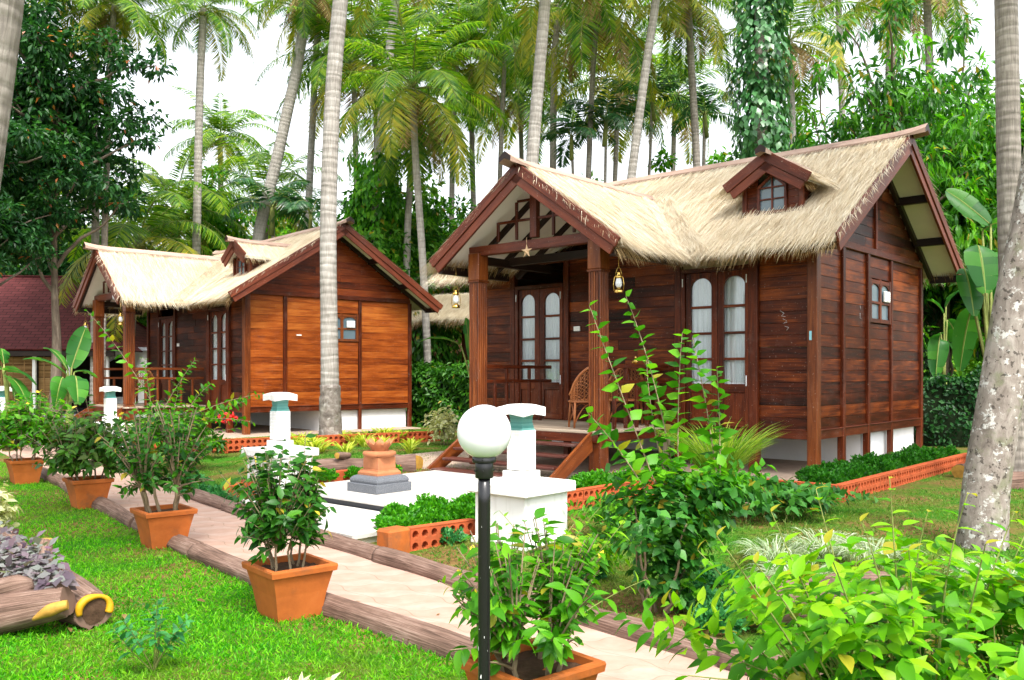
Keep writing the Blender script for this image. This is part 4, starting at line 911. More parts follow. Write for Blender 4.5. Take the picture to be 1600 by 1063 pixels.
def side_table(label, p, yaw):
    t = thing('side_table', label, 'table', p, yaw); MB().box((0, 0, .93), (.42, .36, .035), None, .006).build('tabletop', M['trim'], t)
    for sx in (-1, 1):
        for sy in (-1, 1):
            r = [(.022, 0), (.026, .05), (.016, .1), (.028, .2), (.02, .3), (.03, .42), (.018, .55), (.028, .66), (.026, .9)]; MB().lathe((sx*.17, sy*.14, 0), r, 10).build('leg', M['trim'], t)
tp = loc_of(C1, (-2.62, -.16-.28, fl)); tp = loc_of(C1, (-2.75, -.24, fl)); side_table('tall slim wooden side table against the right cottage wall', tp, YAW1)
def figurine(label, p, s=1.0, yaw=0, kind=0):
    t = thing('brass_figurine', label, 'figurine', p, yaw); m = MB()
    if kind == 0:
        m.lathe((0, 0, 0), [(.05*s, 0), (.055*s, .02*s), (.035*s, .03*s)], 14); m.lathe((0, 0, .03*s), [(.02*s, 0), (.045*s, .03*s), (.04*s, .06*s), (.02*s, .08*s)], 14); m.lathe((0, 0, .11*s), [(.012*s, 0), (.022*s, .018*s), (.014*s, .04*s), (.004*s, .06*s)], 12)
        for sg in (-1, 1): m.tube([(sg*.03*s, 0, .1*s), (sg*.055*s, -.02*s, .07*s), (sg*.03*s, -.04*s, .05*s)], .009*s, 6)
    else: m.lathe((0, 0, 0), [(.04*s, 0), (.045*s, .012*s), (.012*s, .03*s), (.01*s, .09*s), (.03*s, .11*s), (.034*s, .125*s), (.01*s, .13*s), (.006*s, .17*s)], 14)
    m.build('figure', M['brass'], t)
figurine('seated brass figurine on the tall porch side table', tp+[-.10, .0, .9475], 1.0, YAW1)
figurine('small brass lamp ornament on the tall porch side table', tp+[.09, -.06, .9475], 1.0, YAW1, 1)
# ------------------------------------------------------------------ vegetation builders
def leafage(mb, rg, base, targets, T, size, per, m=0, mid=None, t0=.3, spread=.8, up=.5, droop=.15, sjit=.35):
    """leaves set along curved twigs that run from base points to targets"""
    n = len(targets); mid = (base+targets)/2+np.array([0, 0, .12])*np.linalg.norm(targets-base, axis=1)[:, None] if mid is None else mid
    t = (t0+(1-t0)*((np.arange(per)+.5)/per))[None, :]+rg.uniform(-.04, .04, (n, per)); t = np.clip(t, 0, 1)[..., None]
    P = (1-t)**2*base[:, None]+2*t*(1-t)*mid[:, None]+t*t*targets[:, None]; tg = nrm(2*(1-t)*(mid-base)[:, None]+2*t*(targets-mid)[:, None])
    P = P.reshape(-1, 3); tg = tg.reshape(-1, 3); r = rdir(rg, len(P)); side = nrm(np.cross(tg, r))
    D = nrm(tg*.45+side*spread+np.array([0, 0, -droop])); N = nrm(np.array([0, 0, 1.])*up+rdir(rg, len(P))*.55+tg*.2)
    mb.scat(T, P, D, N, size*(1+rg.uniform(-sjit, sjit, len(P))), m, True)
def twigs(mb, base, mid, targets, r0, r1, n=5, k=6, m=0):
    for b, c, t in zip(base, mid, targets): mb.tube(bez(b, c, t, k), np.linspace(r0, r1, k), n, m, cap=False)
def ellips(rg, n, c, r, shell=.5, zmin=-1):
    d = rdir(rg, n, zmin); q = (shell+(1-shell)*rg.random(n))[:, None]; lump = 1+.22*np.sin(d[:, :1]*5+d[:, 1:2]*4+c[0]*9)+.12*np.sin(d[:, 2:]*9+d[:, :1]*7)
    return np.asarray(c)+d*q*np.asarray(r)*lump
def shrub(root, rg, c, r, nt, T, size, per, lmat, wmat, nst=4, r0=.012, hub=.55, spread=.8, up=.5, droop=.15, shell=.45, name='foliage', base_r=.05, zmin=-.8, t0=.3, extra=None):
    tg = ellips(rg, nt, c, r, shell, zmin); c = np.asarray(c, float)
    hubs = []; wd = MB()
    for i in range(nst):
        a = i*2*pi/nst+rg.uniform(-.4, .4); b = np.array([cos(a)*base_r, sin(a)*base_r, -.03]); h = np.array([c[0]+cos(a)*r[0]*.38, c[1]+sin(a)*r[1]*.38, c[2]*hub+rg.uniform(-.05, .2)*r[2]]); md = (b+h)/2+np.array([rg.uniform(-.03, .03), rg.uniform(-.03, .03), .05])
        path = bez(b, md, h, 8); path[1:-1] += rg.normal(0, .007, (6, 3)); wd.tube(path, np.linspace(r0, r0*.55, 8), 7); hubs += [path[4], path[6], path[7]]
    hubs = np.array(hubs); idx = np.argmin(np.linalg.norm(tg[:, None]-hubs[None], axis=2), axis=1); bs = hubs[idx]; md = (bs+tg)/2+np.array([0, 0, 1])*np.linalg.norm(tg-bs, axis=1)[:, None]*.15
    twigs(wd, bs, md, tg, r0*.42, r0*.15, 4, 5); wd.build('stem', wmat, root)
    lf = MB(); lm = lmat if isinstance(lmat, (list, tuple)) else [lmat]
    leafage(lf, rg, bs, tg, T, size, per, 0, md, t0, spread, up, droop)
    if extra: extra(lf, rg, tg)
    lf.build(name, list(lm), root)
def frond(mb, rg, p, az, el, L, sag, n=46, ll=.62, m=0, w=.052, tw=0.0, stem_m=3, r=.022):
    k = 14; s = np.linspace(0, 1, k); e = el-sag*s**1.4; ds = L/(k-1); d = np.stack([np.cos(e)*cos(az), np.cos(e)*sin(az), np.sin(e)], 1); C = np.asarray(p)+np.concatenate([[np.zeros(3)], np.cumsum(d[:-1]*ds, axis=0)])
    mb.tube(C, np.linspace(r, r*.2, k), 4, stem_m, cap=False)
    t = np.linspace(.14, .99, n); i = np.clip((t*(k-1)).astype(int), 0, k-2); f = (t*(k-1)-i)[:, None]; P = C[i]*(1-f)+C[i+1]*f; tg = nrm(d[i]); sd = np.array([-sin(az), cos(az), 0]); upv = nrm(np.cross(tg, sd))*-1; upv[upv[:, 2] < 0] *= -1
    ln = ll*np.clip(np.sin(pi*(t*.86+.10))**.7, .15, 1)
    for sg in (-1, 1):
        D = nrm(sd*sg*.85+tg*(.35+.5*t[:, None])+np.array([0, 0, -.22])+upv*.10+rg.normal(0, .09, (n, 3))); N = nrm(upv+rg.normal(0, .15, (n, 3))-sd*sg*.3)
        l = ln*rg.uniform(.85, 1.1, n); mb.scat(L_PALM, P, D, N, np.stack([np.full(n, w), l, l], 1), m)
def leaflet_t():
    V, F_, U = leaf_t(1, 3, .0, .38, base=.22); return V, F_, U
L_PALM = leaflet_t()
def palm_crown(seed, n=26, L=(2.6, 3.4), dead=3, ll=.62, yel=.3):
    rg = np.random.default_rng(seed); mb = MB()
    for i in range(n):
        f = (i+.5)/n; az = i*2.399+rg.uniform(-.25, .25); el = 1.35-1.95*f**1.05+rg.uniform(-.12, .12); m = 0
        if f > .62 and rg.random() < yel+.15: m = 1
        frond(mb, rg, (0, 0, .05*f), az, el, rg.uniform(*L)*1.2, .9+.7*rg.random()+.5*(1-f), 66, ll*1.2, m)
    for i in range(dead): frond(mb, rg, (0, 0, -.1), rg.uniform(0, 6.3), -.55, rg.uniform(*L)*.8, .9, 34, ll*.9, 2, .04)
    for i in range(7): a = rg.uniform(0, 6.3); mb.lathe((.17*cos(a), .17*sin(a), -.22-.12*rg.random()), [(.02, -.12), (.09, -.06), (.11, .02), (.07, .10), (.02, .13)], 8, 4)
    me = mb.build('crown', [M['l_palm'], M['l_palmy'], M['l_palmdry'], M['greentwig'], M['coconut']])
    data = me.data; bpy.data.objects.remove(me); return data
M['coconut'] = m_plain('coconut_husk', (.20, .19, .05), .6, .4, 6)
def areca_crown(seed):
    rg = np.random.default_rng(seed); mb = MB()
    for i in range(10): frond(mb, rg, (0, 0, 0), i*2.4+rg.uniform(-.3, .3), 1.25-1.1*(i/10)+rg.uniform(-.1, .1), rg.uniform(1.3, 1.7), 1.5, 26, .5, 0, .06, r=.016)
    mb.tube([(0, 0, -.7), (0, 0, 0)], [.075, .06], 8, 3); me = mb.build('crown', [M['l_palm2'], M['l_palmy'], M['l_palmdry'], M['greentwig']]); d = me.data; bpy.data.objects.remove(me); return d
M['l_palm2'] = m_leaf('leaf_areca', [(.012, .06, .022), (.03, .11, .035), (.06, .18, .05)], .35, .35)
PC = [palm_crown(21), palm_crown(22, 20, (2.9, 3.7), 4, .68, .5), palm_crown(23, 24, (2.2, 3.0), 2, .6, .1), palm_crown(24, 18, (2.6, 3.3), 7, .6, .8)]
AC = [areca_crown(31), areca_crown(32)]
def palm(label, Y, pts, wpx, crown=0, cs=1.0, mat='palmbark', yaw=0, crot=None, base=True, group='palms behind the cottages', nm='coconut_palm', flare=1.35):
    P = [at(px, py, Y) for px, py in pts]; P.sort(key=lambda p: p[2])
    if P[0][2] > .05:
        sl = (P[1]-P[0])/(P[1][2]-P[0][2]); P = [P[0]-sl*P[0][2]*.6*np.array([1, 1, 1])-np.array([0, 0, P[0][2]*.4])-np.array([0, 0, .12])]+P
    b = P[0].copy(); P[0][2] = min(P[0][2], -.18); b[2] = P[0][2]; Pc = cr(np.array(P), 60); r = wpx/F*Y/2
    root = thing(nm, label, 'palm tree', b, 0, group); k = len(Pc); s = np.linspace(0, 1, k); rr = r*(1.08-.22*s)*(1+(flare-1)*np.exp(-s*14)); Ln = np.linalg.norm(Pc[-1]-Pc[0])
    Q = cr(np.array(P), int(Ln/.055)); s2 = np.linspace(0, 1, len(Q)); rr2 = np.interp(s2, s, rr)*(1+.010*(np.arange(len(Q)) % 3 == 0)); MB().tube(Q-b, rr2, 14).build('trunk', M[mat], root)
    if crown is not None:
        c = bpy.data.objects.new('crown', (AC if nm == 'areca_palm' else PC)[crown]); COL.objects.link(c); c.parent = root; c.location = Q[-1]-b; c.scale = (cs,)*3; c.rotation_euler = (rng.uniform(-.1, .1), rng.uniform(-.1, .1), yaw)
    return root
palm('thick grey palm trunk leaning at the left edge of the photo', 6.0, [(-105, 900), (-60, 480), (-26, 240), (6, 0), (50, -400), (110, -1000)], 60, 0, 1, 'palmdark', 0, group='palms in the garden')
T2 = palm('rough lichen spotted trunk leaning out at the right edge', 7.6, [(1532, 890), (1541, 760), (1560, 640), (1586, 480), (1622, 300), (1668, 0), (1705, -300), (1790, -1000)], 64, 1, 1, 'lichenbark', 1, group='palms in the garden', flare=1.18)
palm('smooth ringed grey palm trunk behind the rough lichen trunk', 11.8, [(1590, 760), (1582, 500), (1577, 300), (1572, 0), (1566, -260), (1560, -640)], 35, 2, 1, 'palmdark', 2, group='palms in the garden')
T4 = palm('pale straight palm in front of the left cottage gable wall', 18.4, [(517, 697), (515, 560), (513, 350), (520, 150), (532, 0), (550, -170), (575, -420)], 25, 0, 1, 'palmbark', 4.3, group='palms in the garden', flare=1.5)
for a in [
 ('slim palm rising above the left cottage porch roof against white sky', 30, [(306, 600), (307, 390), (312, 150), (318, 14)], 13, 0, .66, 'palmbark', .5),
 ('palm leaning right above the left cottage dormer', 33, [(392, 480), (405, 365), (430, 260), (450, 170), (467, 90), (482, -20)], 18, 3, .8, 'palmbark', 1.5),
 ('thin palm with brown hanging fronds between leaning palm and pale trunk', 36, [(478, 420), (483, 300), (488, 200), (493, 100), (499, 5)], 11, 3, .95, 'palmbark', 2.5),
 ('pale palm wrapped in green creeper behind the left cottage gable', 29.5, [(583, 480), (588, 350), (593, 226), (605, 120), (618, 0), (632, -95)], 15, 1, .95, 'palmbark', 3.5),
 ('palm with big full green crown between the two cottages', 26, [(669, 650), (668, 560), (660, 400), (649, 240), (645, 140)], 12, 0, 1.0, 'palmbark', 4.5),
 ('thin palm trunk just left of the big green crowned palm', 29, [(634, 480), (637, 360), (641, 280), (648, 200)], 11, 2, .8, 'palmbark', 5.5),
 ('white palm trunk standing behind the right cottage porch ridge', 22, [(820, 420), (832, 245), (842, 120), (851, 10), (860, -110)], 20, 1, .9, 'palmbark', .2),
 ('darker palm trunk just right of the white trunk over the porch ridge', 30, [(862, 400), (864, 260), (866, 100), (873, 8)], 11, 1, 1.0, 'palmdark', 1.2),
 ('palm with yellow drooping fronds behind the right cottage porch roof', 27, [(915, 420), (920, 260), (926, 120), (934, 18)], 9, 3, 1.05, 'palmdark', 2.2),
 ('pale palm trunk leaning right over the right cottage ridge', 24, [(972, 400), (985, 290), (1003, 150), (1025, 0), (1042, -110)], 14, 1, .9, 'palmbark', 3.2),
 ('straight grey palm between leaning trunk and creeper covered trunk', 28, [(1092, 380), (1088, 240), (1080, 100), (1075, 0)], 12, 0, .8, 'palmdark', 4.2),
 ('palm with yellowing crown right behind the creeper covered trunk', 27, [(1242, 400), (1239, 230), (1234, 65)], 11, 3, .85, 'palmbark', 5.2),
 ('thin pale palm trunk inside the leafy tree right of the dormer', 30, [(1322, 400), (1318, 240), (1310, 0), (1306, -70)], 10, 1, .8, 'palmbark', .9),
 ('palm with brown dead fronds above the right cottage gable', 26, [(1458, 330), (1454, 150), (1450, 40), (1447, -40)], 13, 3, .8, 'palmdark', 1.9),
 ('pale palm trunk rising out of the dark tree at left', 27, [(148, 540), (149, 395), (149, 240), (146, 100), (144, -40)], 12, 1, .8, 'palmbark', 2.9),
 ('second palm trunk right of the pale one in the dark tree', 26, [(160, 540), (163, 390), (166, 280), (172, 100), (179, 8)], 10, 2, .8, 'palmdark', 3.9),
 ('distant palm crown above the bamboo like tree at left', 44, [(346, 420), (345, 330), (344, 215)], 9, 2, 1.0, 'palmdark', 4.9),
 ('low light green young palm behind the left cottage porch', 30, [(205, 520), (212, 450), (216, 375)], 12, 1, 1.1, 'palmdark', 5.9),
 ('low palm with arching fronds behind the left cottage ridge', 33, [(262, 480), (268, 400), (272, 330)], 11, 2, 1.1, 'palmdark', .4),
 ('distant palm crown high between big crowned palm and porch ridge', 38, [(742, 420), (738, 250), (735, 110)], 9, 3, 1.1, 'palmdark', 1.4),
 ('distant palm with top fronds left of the big crowned palm', 34, [(560, 420), (556, 250), (552, 95)], 9, 1, 1.1, 'palmdark', 2.4),
 ('distant palm right of the big crowned palm', 34, [(778, 400), (782, 250), (790, 60)], 8, 0, 1.1, 'palmdark', 3.4),
 ('distant palm left of the ringed trunk at right', 36, [(1380, 400), (1385, 200), (1392, -10)], 9, 1, 1.0, 'palmdark', 4.4)]: palm(*a[:5], a[5], a[6], a[7])
for a in [('areca palm with drooping crown over the right cottage ridge', 30, [(1012, 330), (1016, 240), (1019, 155)], 5, 0, 1.05, 0),
 ('areca palm left of the leaning trunk over the porch roof', 27, [(945, 330), (946, 260), (947, 190)], 5, 1, 1.1, 2),
 ('areca palm behind the straight grey palm trunk', 31, [(1098, 340), (1099, 280), (1101, 180)], 6, 0, 1.15, 4),
 ('broad areca palm behind the left cottage dormer', 33, [(428, 480), (427, 400), (426, 325)], 6, 1, 1.5, 1),
 ('areca palm just left of the pale trunk over the left cottage roof', 32, [(478, 480), (480, 410), (486, 335)], 5, 0, 1.1, 3),
 ('areca palm beside the white trunk over the porch ridge', 27, [(900, 360), (896, 290), (893, 215)], 5, 1, 1.0, 5)]:
    palm(a[0], a[1], a[2], a[3], a[4], a[5], 'palmdark', a[6], nm='areca_palm', group='areca palms behind the cottages')
# ------------------------------------------------------------------ broadleaved trees
def tree_meshes(seed, th, c, r, ncl, per, T, size, lmats, crad=.55, tr=.16, shell=.35, bark='treebark', m2=0, droop=.35):
    rg = np.random.default_rng(seed); c = np.asarray(c, float); cl = ellips(rg, ncl, c, r, shell); wd = MB()
    tp = [(0, 0, -.3), (rg.uniform(-.1, .1), rg.uniform(-.1, .1), th*.5), (c[0]*.6, c[1]*.6, th), (c[0], c[1], c[2]+r[2]*.45)]; tk = cr(np.array(tp), 16); wd.tube(tk, np.linspace(tr, tr*.25, 16)*(1+.5*np.exp(-np.linspace(0, 9, 16))), 10)
    for p in cl[::max(1, ncl//26)]:
        i = int(np.clip(np.searchsorted(tk[:, 2], p[2]-r[2]*.5), 6, 14)); b = tk[i]; q = bez(b, (b+p)/2+np.array([0, 0, .25]), p, 7); q[1:-1] += rg.normal(0, .05, (5, 3)); wd.tube(q, np.linspace(tr*.38, .012, 7), 6, cap=False)
    n = ncl*per; ci = np.repeat(np.arange(ncl), per); d = rdir(rg, n); rr = crad*rg.uniform(.6, 1.25, ncl)[ci]*rg.random(n)**.45
    P = cl[ci]+d*rr[:, None]*np.array([1, 1, .7]); D = nrm(d*.7+rdir(rg, n)*.6+np.array([0, 0, -droop])); N = nrm(np.array([0, 0, .8])+rdir(rg, n)*.6)
    lf = MB(); mm = (rg.random(ncl)*len(lmats)).astype(int)[ci] if len(lmats) > 1 else np.zeros(n, int)
    if m2: mm = np.where(rg.random(n) < m2, len(lmats)-1, np.zeros(n, int) if len(lmats) == 2 else mm % (len(lmats)-1))
    for k in range(len(lmats)):
        q = mm == k; lf.scat(T, P[q], D[q], N[q], size*rg.uniform(.65, 1.3, q.sum()), k)
    a = wd.build('trunk', M[bark]); b = lf.build('crown', [M[x] for x in lmats]); o = (a.data, b.data); bpy.data.objects.remove(a); bpy.data.objects.remove(b); return o
def put_tree(label, md, p, sc=1.0, rot=0.0, group='broadleaved trees behind the cottages', name='broadleaf_tree'):
    root = thing(name, label, 'tree', (p[0], p[1], 0), rot, group); root.scale = (sc,)*3 if np.isscalar(sc) else sc
    for nm, d in (('trunk', md[0]), ('crown', md[1])):
        o = bpy.data.objects.new(nm, d); COL.objects.link(o); o.parent = root
    return root
M['l_orange'] = m_leaf('turning_orange_leaf', [(.35, .09, .02), (.45, .2, .03)], .3)
TD = tree_meshes(41, 3.4, (0, 0, 6.5), (2.15, 1.9, 3.3), 165, 120, L_FAR, .17, ['l_blackish', 'l_dark', 'l_orange'], .42, .13, .25, m2=.012)
TD2 = tree_meshes(42, 1.6, (0, 0, 3.4), (2.3, 1.8, 2.6), 95, 120, L_FAR, .18, ['l_blackish'], .5, .15, .2)
TM = tree_meshes(43, 2.2, (0, 0, 5.0), (2.3, 2.3, 3.2), 100, 110, L_FAR, .24, ['l_mid', 'l_bgmid'], .55, .16, .3)
TG = tree_meshes(44, 2.5, (0, 0, 5.2), (2.2, 2.2, 3.0), 85, 100, L_FAR, .25, ['l_bgmid', 'l_bright'], .55, .15, .35)
TY = tree_meshes(45, 2.5, (0, 0, 5.4), (2.0, 2.0, 2.7), 70, 80, L_FAR, .24, ['l_bright', 'l_mid', 'l_palmy'], .5, .13, .4, m2=.06)


TB = tree_meshes(47, 1.5, (0, 0, 4.6), (1.5, 1.5, 3.2), 90, 110, L_NARROW if False else L_FAR, .20, ['l_bright', 'l_lime'], .45, .07, .3, m2=.25)
def tr(label, md, px, Y, sc=1.0, rot=0.0, **k): p = at(px, YH, Y); return put_tree(label, md, p, sc, rot, **k)
tr('tall dark leaved tree with scattered orange leaves at upper left', TD, 85, 25, (1.28, 1.2, 1.3), .3)
tr('dark leaved tree at the far left edge behind the shingle roof', TD, 45, 38, (1.9, 1.6, 1.35), 2.1)
tr('low dark spreading tree hanging over the maroon shingle roof', TD, -40, 23, (1.0, 1, .95), 1.0)
tr('dark bushy tree left of the left cottage porch roof', TD2, 95, 37, 1.5, 2.6)
tr('bright feathery bamboo like tree above the left cottage porch', TB, 345, 36, (1.35, 1.3, 1.25), .4)
tr('pale green round tree between the palms over the left cottage', TG, 445, 50, 1.35, .8)
tr('deep green tree behind the left cottage dormer', TM, 405, 36, (1.1, 1.1, .82), 1.7)
tr('dark green tree behind the left cottage gable peak', TM, 580, 30, (1.0, 1.0, 1.0), 2.2)
tr('full dark tree between the two cottages', TM, 665, 31, (1.05, 1, .98), 3.3)
tr('sparse yellow green tree left of the porch gable', TY, 715, 33, (1.0, 1.0, 1.0), .5)
tr('green tree with open crown behind the porch ridge', TG, 930, 36, (1.05, 1, 1.12), 1.1)
tr('bright green tree behind the right cottage main ridge', TB, 1068, 31, (1.4, 1.2, 1.12), 2.0)
tr('dark blue green tree behind the areca palms', TM, 985, 40, (1.1, 1, 1.15), 4.0)
tr('green tree behind the dormer of the right cottage', TG, 1165, 37, (1.2, 1, 1.15), 2.8)
tr('pale tree far behind the left cottage porch', TG, 255, 52, (1.5, 1.2, 1.0), 3.9)
tr('green tree behind the right cottage gable peak', TM, 1300, 32, (1.1, 1, 1.05), 5.1)
tr('mid green tree behind the right gable overhang', TG, 1420, 27, (1.2, 1, 1.1), .7)
tr('shady tree behind the ringed grey palm at right', TM, 1560, 25, (1.15, 1, 1.1), 1.9)
tr('shady tree low behind the right cottage rear corner', TD2, 1480, 24, (.9, 1, 1.15), .2)
tr('small tree behind the yellow walled house', TG, 775, 38, (1.0, 1, .85), 5.5)
tr('deep green tree far behind the thin palms at left', TM, 300, 44, (1.3, 1.1, .95), 5.9)
tr('mid green tree right of the leaning palm over the left cottage', TG, 500, 40, (1.2, 1.1, .95), 1.4)
tr('yellowish small tree behind the left cottage ridge', TY, 190, 38, (1.3, 1.2, .9), 2.4)
tr('shaded tree behind the lichen trunk at far right', TM, 1680, 22, (1.2, 1, 1.2), 2.9)
# leafy tree with long glossy leaves beside the right cottage
TR = tree_meshes(48, 2.2, (0, 0, 5.3), (2.15, 1.7, 3.0), 150, 46, leaf_t(.30, 2, .2, .45, base=.42), .24, ['l_bright', 'l_mid', 'l_gloss'], .42, .13, .3, droop=.55)
tr('tall tree with long glossy drooping leaves behind the right gable', TR, 1405, 20.3, (1.2, 1, 1.18), .6)
tr('leafy tree with long glossy leaves right of the dormer', TR, 1300, 21.5, (.8, .9, 1.0), 2.6)
# creeper covered trunk
def creeper_trunk(label, px, Y, z0, z1, rad, T, size, n, mat, seed, lean=0.0, trunk=True):
    rg = np.random.default_rng(seed); p = at(px, YH, Y); root = thing('creeper_covered_palm' if trunk else 'creeper', label, 'palm tree' if trunk else 'creeper', (p[0], p[1], 0), 0)
    if trunk:
        s = np.linspace(-.2, z1+1.2, 60); MB().tube(np.stack([s*lean, 0*s, s], 1), .15, 12).build('trunk', M['palmdark'], root)
    a = rg.uniform(0, 2*pi, n); z = rg.uniform(z0, z1, n); q = rad*(.55+.30*np.sin(z*1.9+seed)*np.sin(a*2+z)+.25*np.sin(z*3.7)*.5+.45*rg.random(n)); P = np.stack([q*np.cos(a)+z*lean, q*np.sin(a), z], 1); o = np.stack([np.cos(a), np.sin(a), 0*a], 1)
    mb = MB(); mb.scat(T, P, nrm(o*.35+np.array([0, 0, -.8])+rdir(rg, n)*.45), nrm(o+np.array([0, 0, .5])+rdir(rg, n)*.35), size*rg.uniform(.6, 1.25, n), 0, True); mb.build('foliage', M[mat], root); return root
creeper_trunk('trunk wrapped in heart shaped pepper vine leaves above the dormer', 1189, 19.5, 3.2, 10.6, .62, leaf_t(.75, 2, .12, .2, base=.3), .20, 3600, 'l_pepper', 5) if False else None
M['l_pepper'] = m_leaf('leaf_pepper_vine', [(.02, .09, .025), (.045, .17, .045), (.10, .27, .09)], .25, .3, .6)
creeper_trunk('trunk wrapped in heart shaped pepper vine leaves above the dormer', 1189, 20.5, 3.2, 11.2, .62, leaf_t(.75, 2, .12, .2, base=.3), .19, 4200, 'l_pepper', 5)
creeper_trunk('bright green creeper climbing the pale palm between the cottages', 590, 29.5, .5, 8.8, 1.0, L_FAR, .26, 5600, 'l_bright', 9, .0, False)
creeper_trunk('ivy mound climbing beside the yellow walled house', 655, 27.6, .0, 3.4, 1.1, L_FAR, .22, 4200, 'l_mid', 11, 0, False)
# far wood closing the view
def far_wood():
    rg = np.random.default_rng(77); mb = MB(); n = 34000; x = rg.uniform(-52, 52, n); y = 58+rg.uniform(0, 10, n)+abs(x)*-.12
    top = 6.6+2.2*np.sin(x*.33)+1.6*np.sin(x*.81+1)+1.1*np.sin(x*1.9+2)+.8*np.sin(x*4.1); z = top*rg.random(n)**.8
    mb.scat(L_FAR, np.stack([x, y, z], 1), rdir(rg, n), nrm(np.array([0, -.6, .7])+rdir(rg, n)*.5), rg.uniform(.45, .95, n), 0); 
    for k in range(40): xx = rg.uniform(-50, 50); mb.tube([(xx, 66, -.2), (xx+rg.uniform(-.5, .5), 66, 6)], .15, 6, 1)
    tag(mb.build('far_wood', [M['l_bgmid'], M['treebark']]), 'distant green wood closing the view behind the gardens', 'wood', kind='stuff')
far_wood()
M['hedgecore'] = m_plain('hedge_dark_core', (.010, .018, .007), .95, .5, 20, .1)  # near-black colour of the solid block behind the hedge leaves
def hedge(label, p0, p1, h, d, T, size, n, mat, seed, name='hedge'):
    rg = np.random.default_rng(seed); p0 = np.array(p0, float); p1 = np.array(p1, float); ax = p1-p0; L = np.linalg.norm(ax); ax /= L; sd = np.array([-ax[1], ax[0]])
    root = thing(name, label, 'hedge', (p0[0], p0[1], 0)); t = rg.random(n)*L; s = rg.choice([-1, 1], n); f = rg.random(n)
    topn = (rg.random(n) < .3); z = np.where(topn, h+rg.normal(0, .04, n), h*f); w = np.where(topn, rg.uniform(-1, 1, n), s*(.85+.25*rg.random(n)))*d/2; lump = .10*np.sin(t*3.1+z*4)+.07*np.sin(t*7+z*9)
    z = z+np.where(topn, lump, 0); w = w+np.where(topn, 0, lump*s); P = np.stack([ax[0]*t+sd[0]*w, ax[1]*t+sd[1]*w, z], 1); o = np.stack([sd[0]*s, sd[1]*s, np.zeros(n)], 1)*np.where(topn, .1, 1)[:, None]
    mb = MB(); mb.scat(T, P, nrm(o*.5+rdir(rg, n)*.7+np.array([0, 0, -.4])), nrm(o+np.array([0, 0, .7])+rdir(rg, n)*.5), size*rg.uniform(.6, 1.3, n), 0); mb.build('foliage', M[mat], root)
    c = MB(); m = 40
    for k in range(int(L/.25)): q = ax*(k*.25); c.tube([(q[0], q[1], -.1), (q[0]+rg.uniform(-.1, .1), q[1]+rg.uniform(-.1, .1), h*.85)], [.02, .008], 5)
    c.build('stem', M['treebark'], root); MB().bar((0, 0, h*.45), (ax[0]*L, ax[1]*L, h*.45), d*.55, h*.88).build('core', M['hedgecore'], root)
    return root
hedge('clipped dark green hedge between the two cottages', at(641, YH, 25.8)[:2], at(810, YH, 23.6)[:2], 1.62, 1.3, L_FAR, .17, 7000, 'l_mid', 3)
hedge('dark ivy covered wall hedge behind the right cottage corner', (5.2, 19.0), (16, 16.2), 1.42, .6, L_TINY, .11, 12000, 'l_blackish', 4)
# ------------------------------------------------------------------ banana plants
def banana(label, p, leaves, seed, stems=1):
    rg = np.random.default_rng(seed); root = thing('banana_plant', label, 'banana plant', p, 0, 'banana plants in the garden'); st = MB(); hh = min(1.5, max(.5, min(l[0][2] for l in leaves)*.6))
    st.tube([(0, 0, -.1), (.02, 0, hh*.5), (0, .02, hh)], [.11, .095, .06], 12); st.build('pseudostem', M['greentwig'], root)
    for a, tip, wd, tw in leaves:
        a = np.array(a, float); tip = np.array(tip, float); mb = MB(); b0 = np.array([0, 0, hh*.9]); mb.tube(bez(b0, (b0+a)/2+np.array([0, 0, .15]), a, 6), np.linspace(.03, .016, 6), 6, 1)
        mid = (a+tip)/2+np.array([0, 0, .28])*np.linalg.norm(tip-a)*(1 if tip[2] < a[2]+.6 else .2); n = 26; C = bez(a, mid, tip, n); tg = nrm(np.gradient(C, axis=0)); sd = nrm(np.cross(tg, np.array([sin(tw), cos(tw)*.35, 1.]) if tw < 5 else np.array([.1, -1., .25]))); nn = np.cross(sd, tg); s = np.linspace(0, 1, n); w = wd*.5*np.clip(np.sin(pi*(s*.97+.02))**.5, .03, 1)
        mb.tube(C, np.linspace(.014, .004, n), 5, 1, cap=False)
        for sg in (-1, 1):
            i0 = 0
            while i0 < n-1:
                i1 = min(n-1, i0+int(rg.integers(3, 9))); k = np.arange(i0, i1+1); dr = rg.uniform(-.25, .05); sh = tg[k]*rg.uniform(-.01, .02)
                In = C[k]; Mi = C[k]+sd[k]*sg*w[k, None]*.5+nn[k]*w[k, None]*.16+sh*.3; Ou = C[k]+sd[k]*sg*w[k, None]+nn[k]*w[k, None]*(.16+dr)+sh
                m = len(k); V = np.concatenate([In, Mi, Ou]); Q = np.concatenate([[[j, j+1, m+j+1, m+j], [m+j, m+j+1, 2*m+j+1, 2*m+j]] for j in range(m-1)])
                uvv = np.concatenate([np.stack([np.full(m, .5), s[k]*6], 1), np.stack([np.full(m, .5+sg*.25), s[k]*6], 1), np.stack([np.full(m, .5+sg*.5), s[k]*6], 1)]); mb.add(V, Q, uvv[Q], 0, True); i0 = i1
        mb.build('leaf', [M['l_banana'], M['greentwig']], root)
def ban_px(label, base_px, Y, lv, seed):
    b = at(base_px, YH, Y); b[2] = -.05; banana(label, b, [((at(a[0], a[1], Y+dy)-b), (at(c[0], c[1], Y+dy2)-b), w, tw) for a, c, w, dy, dy2, tw in lv], seed)
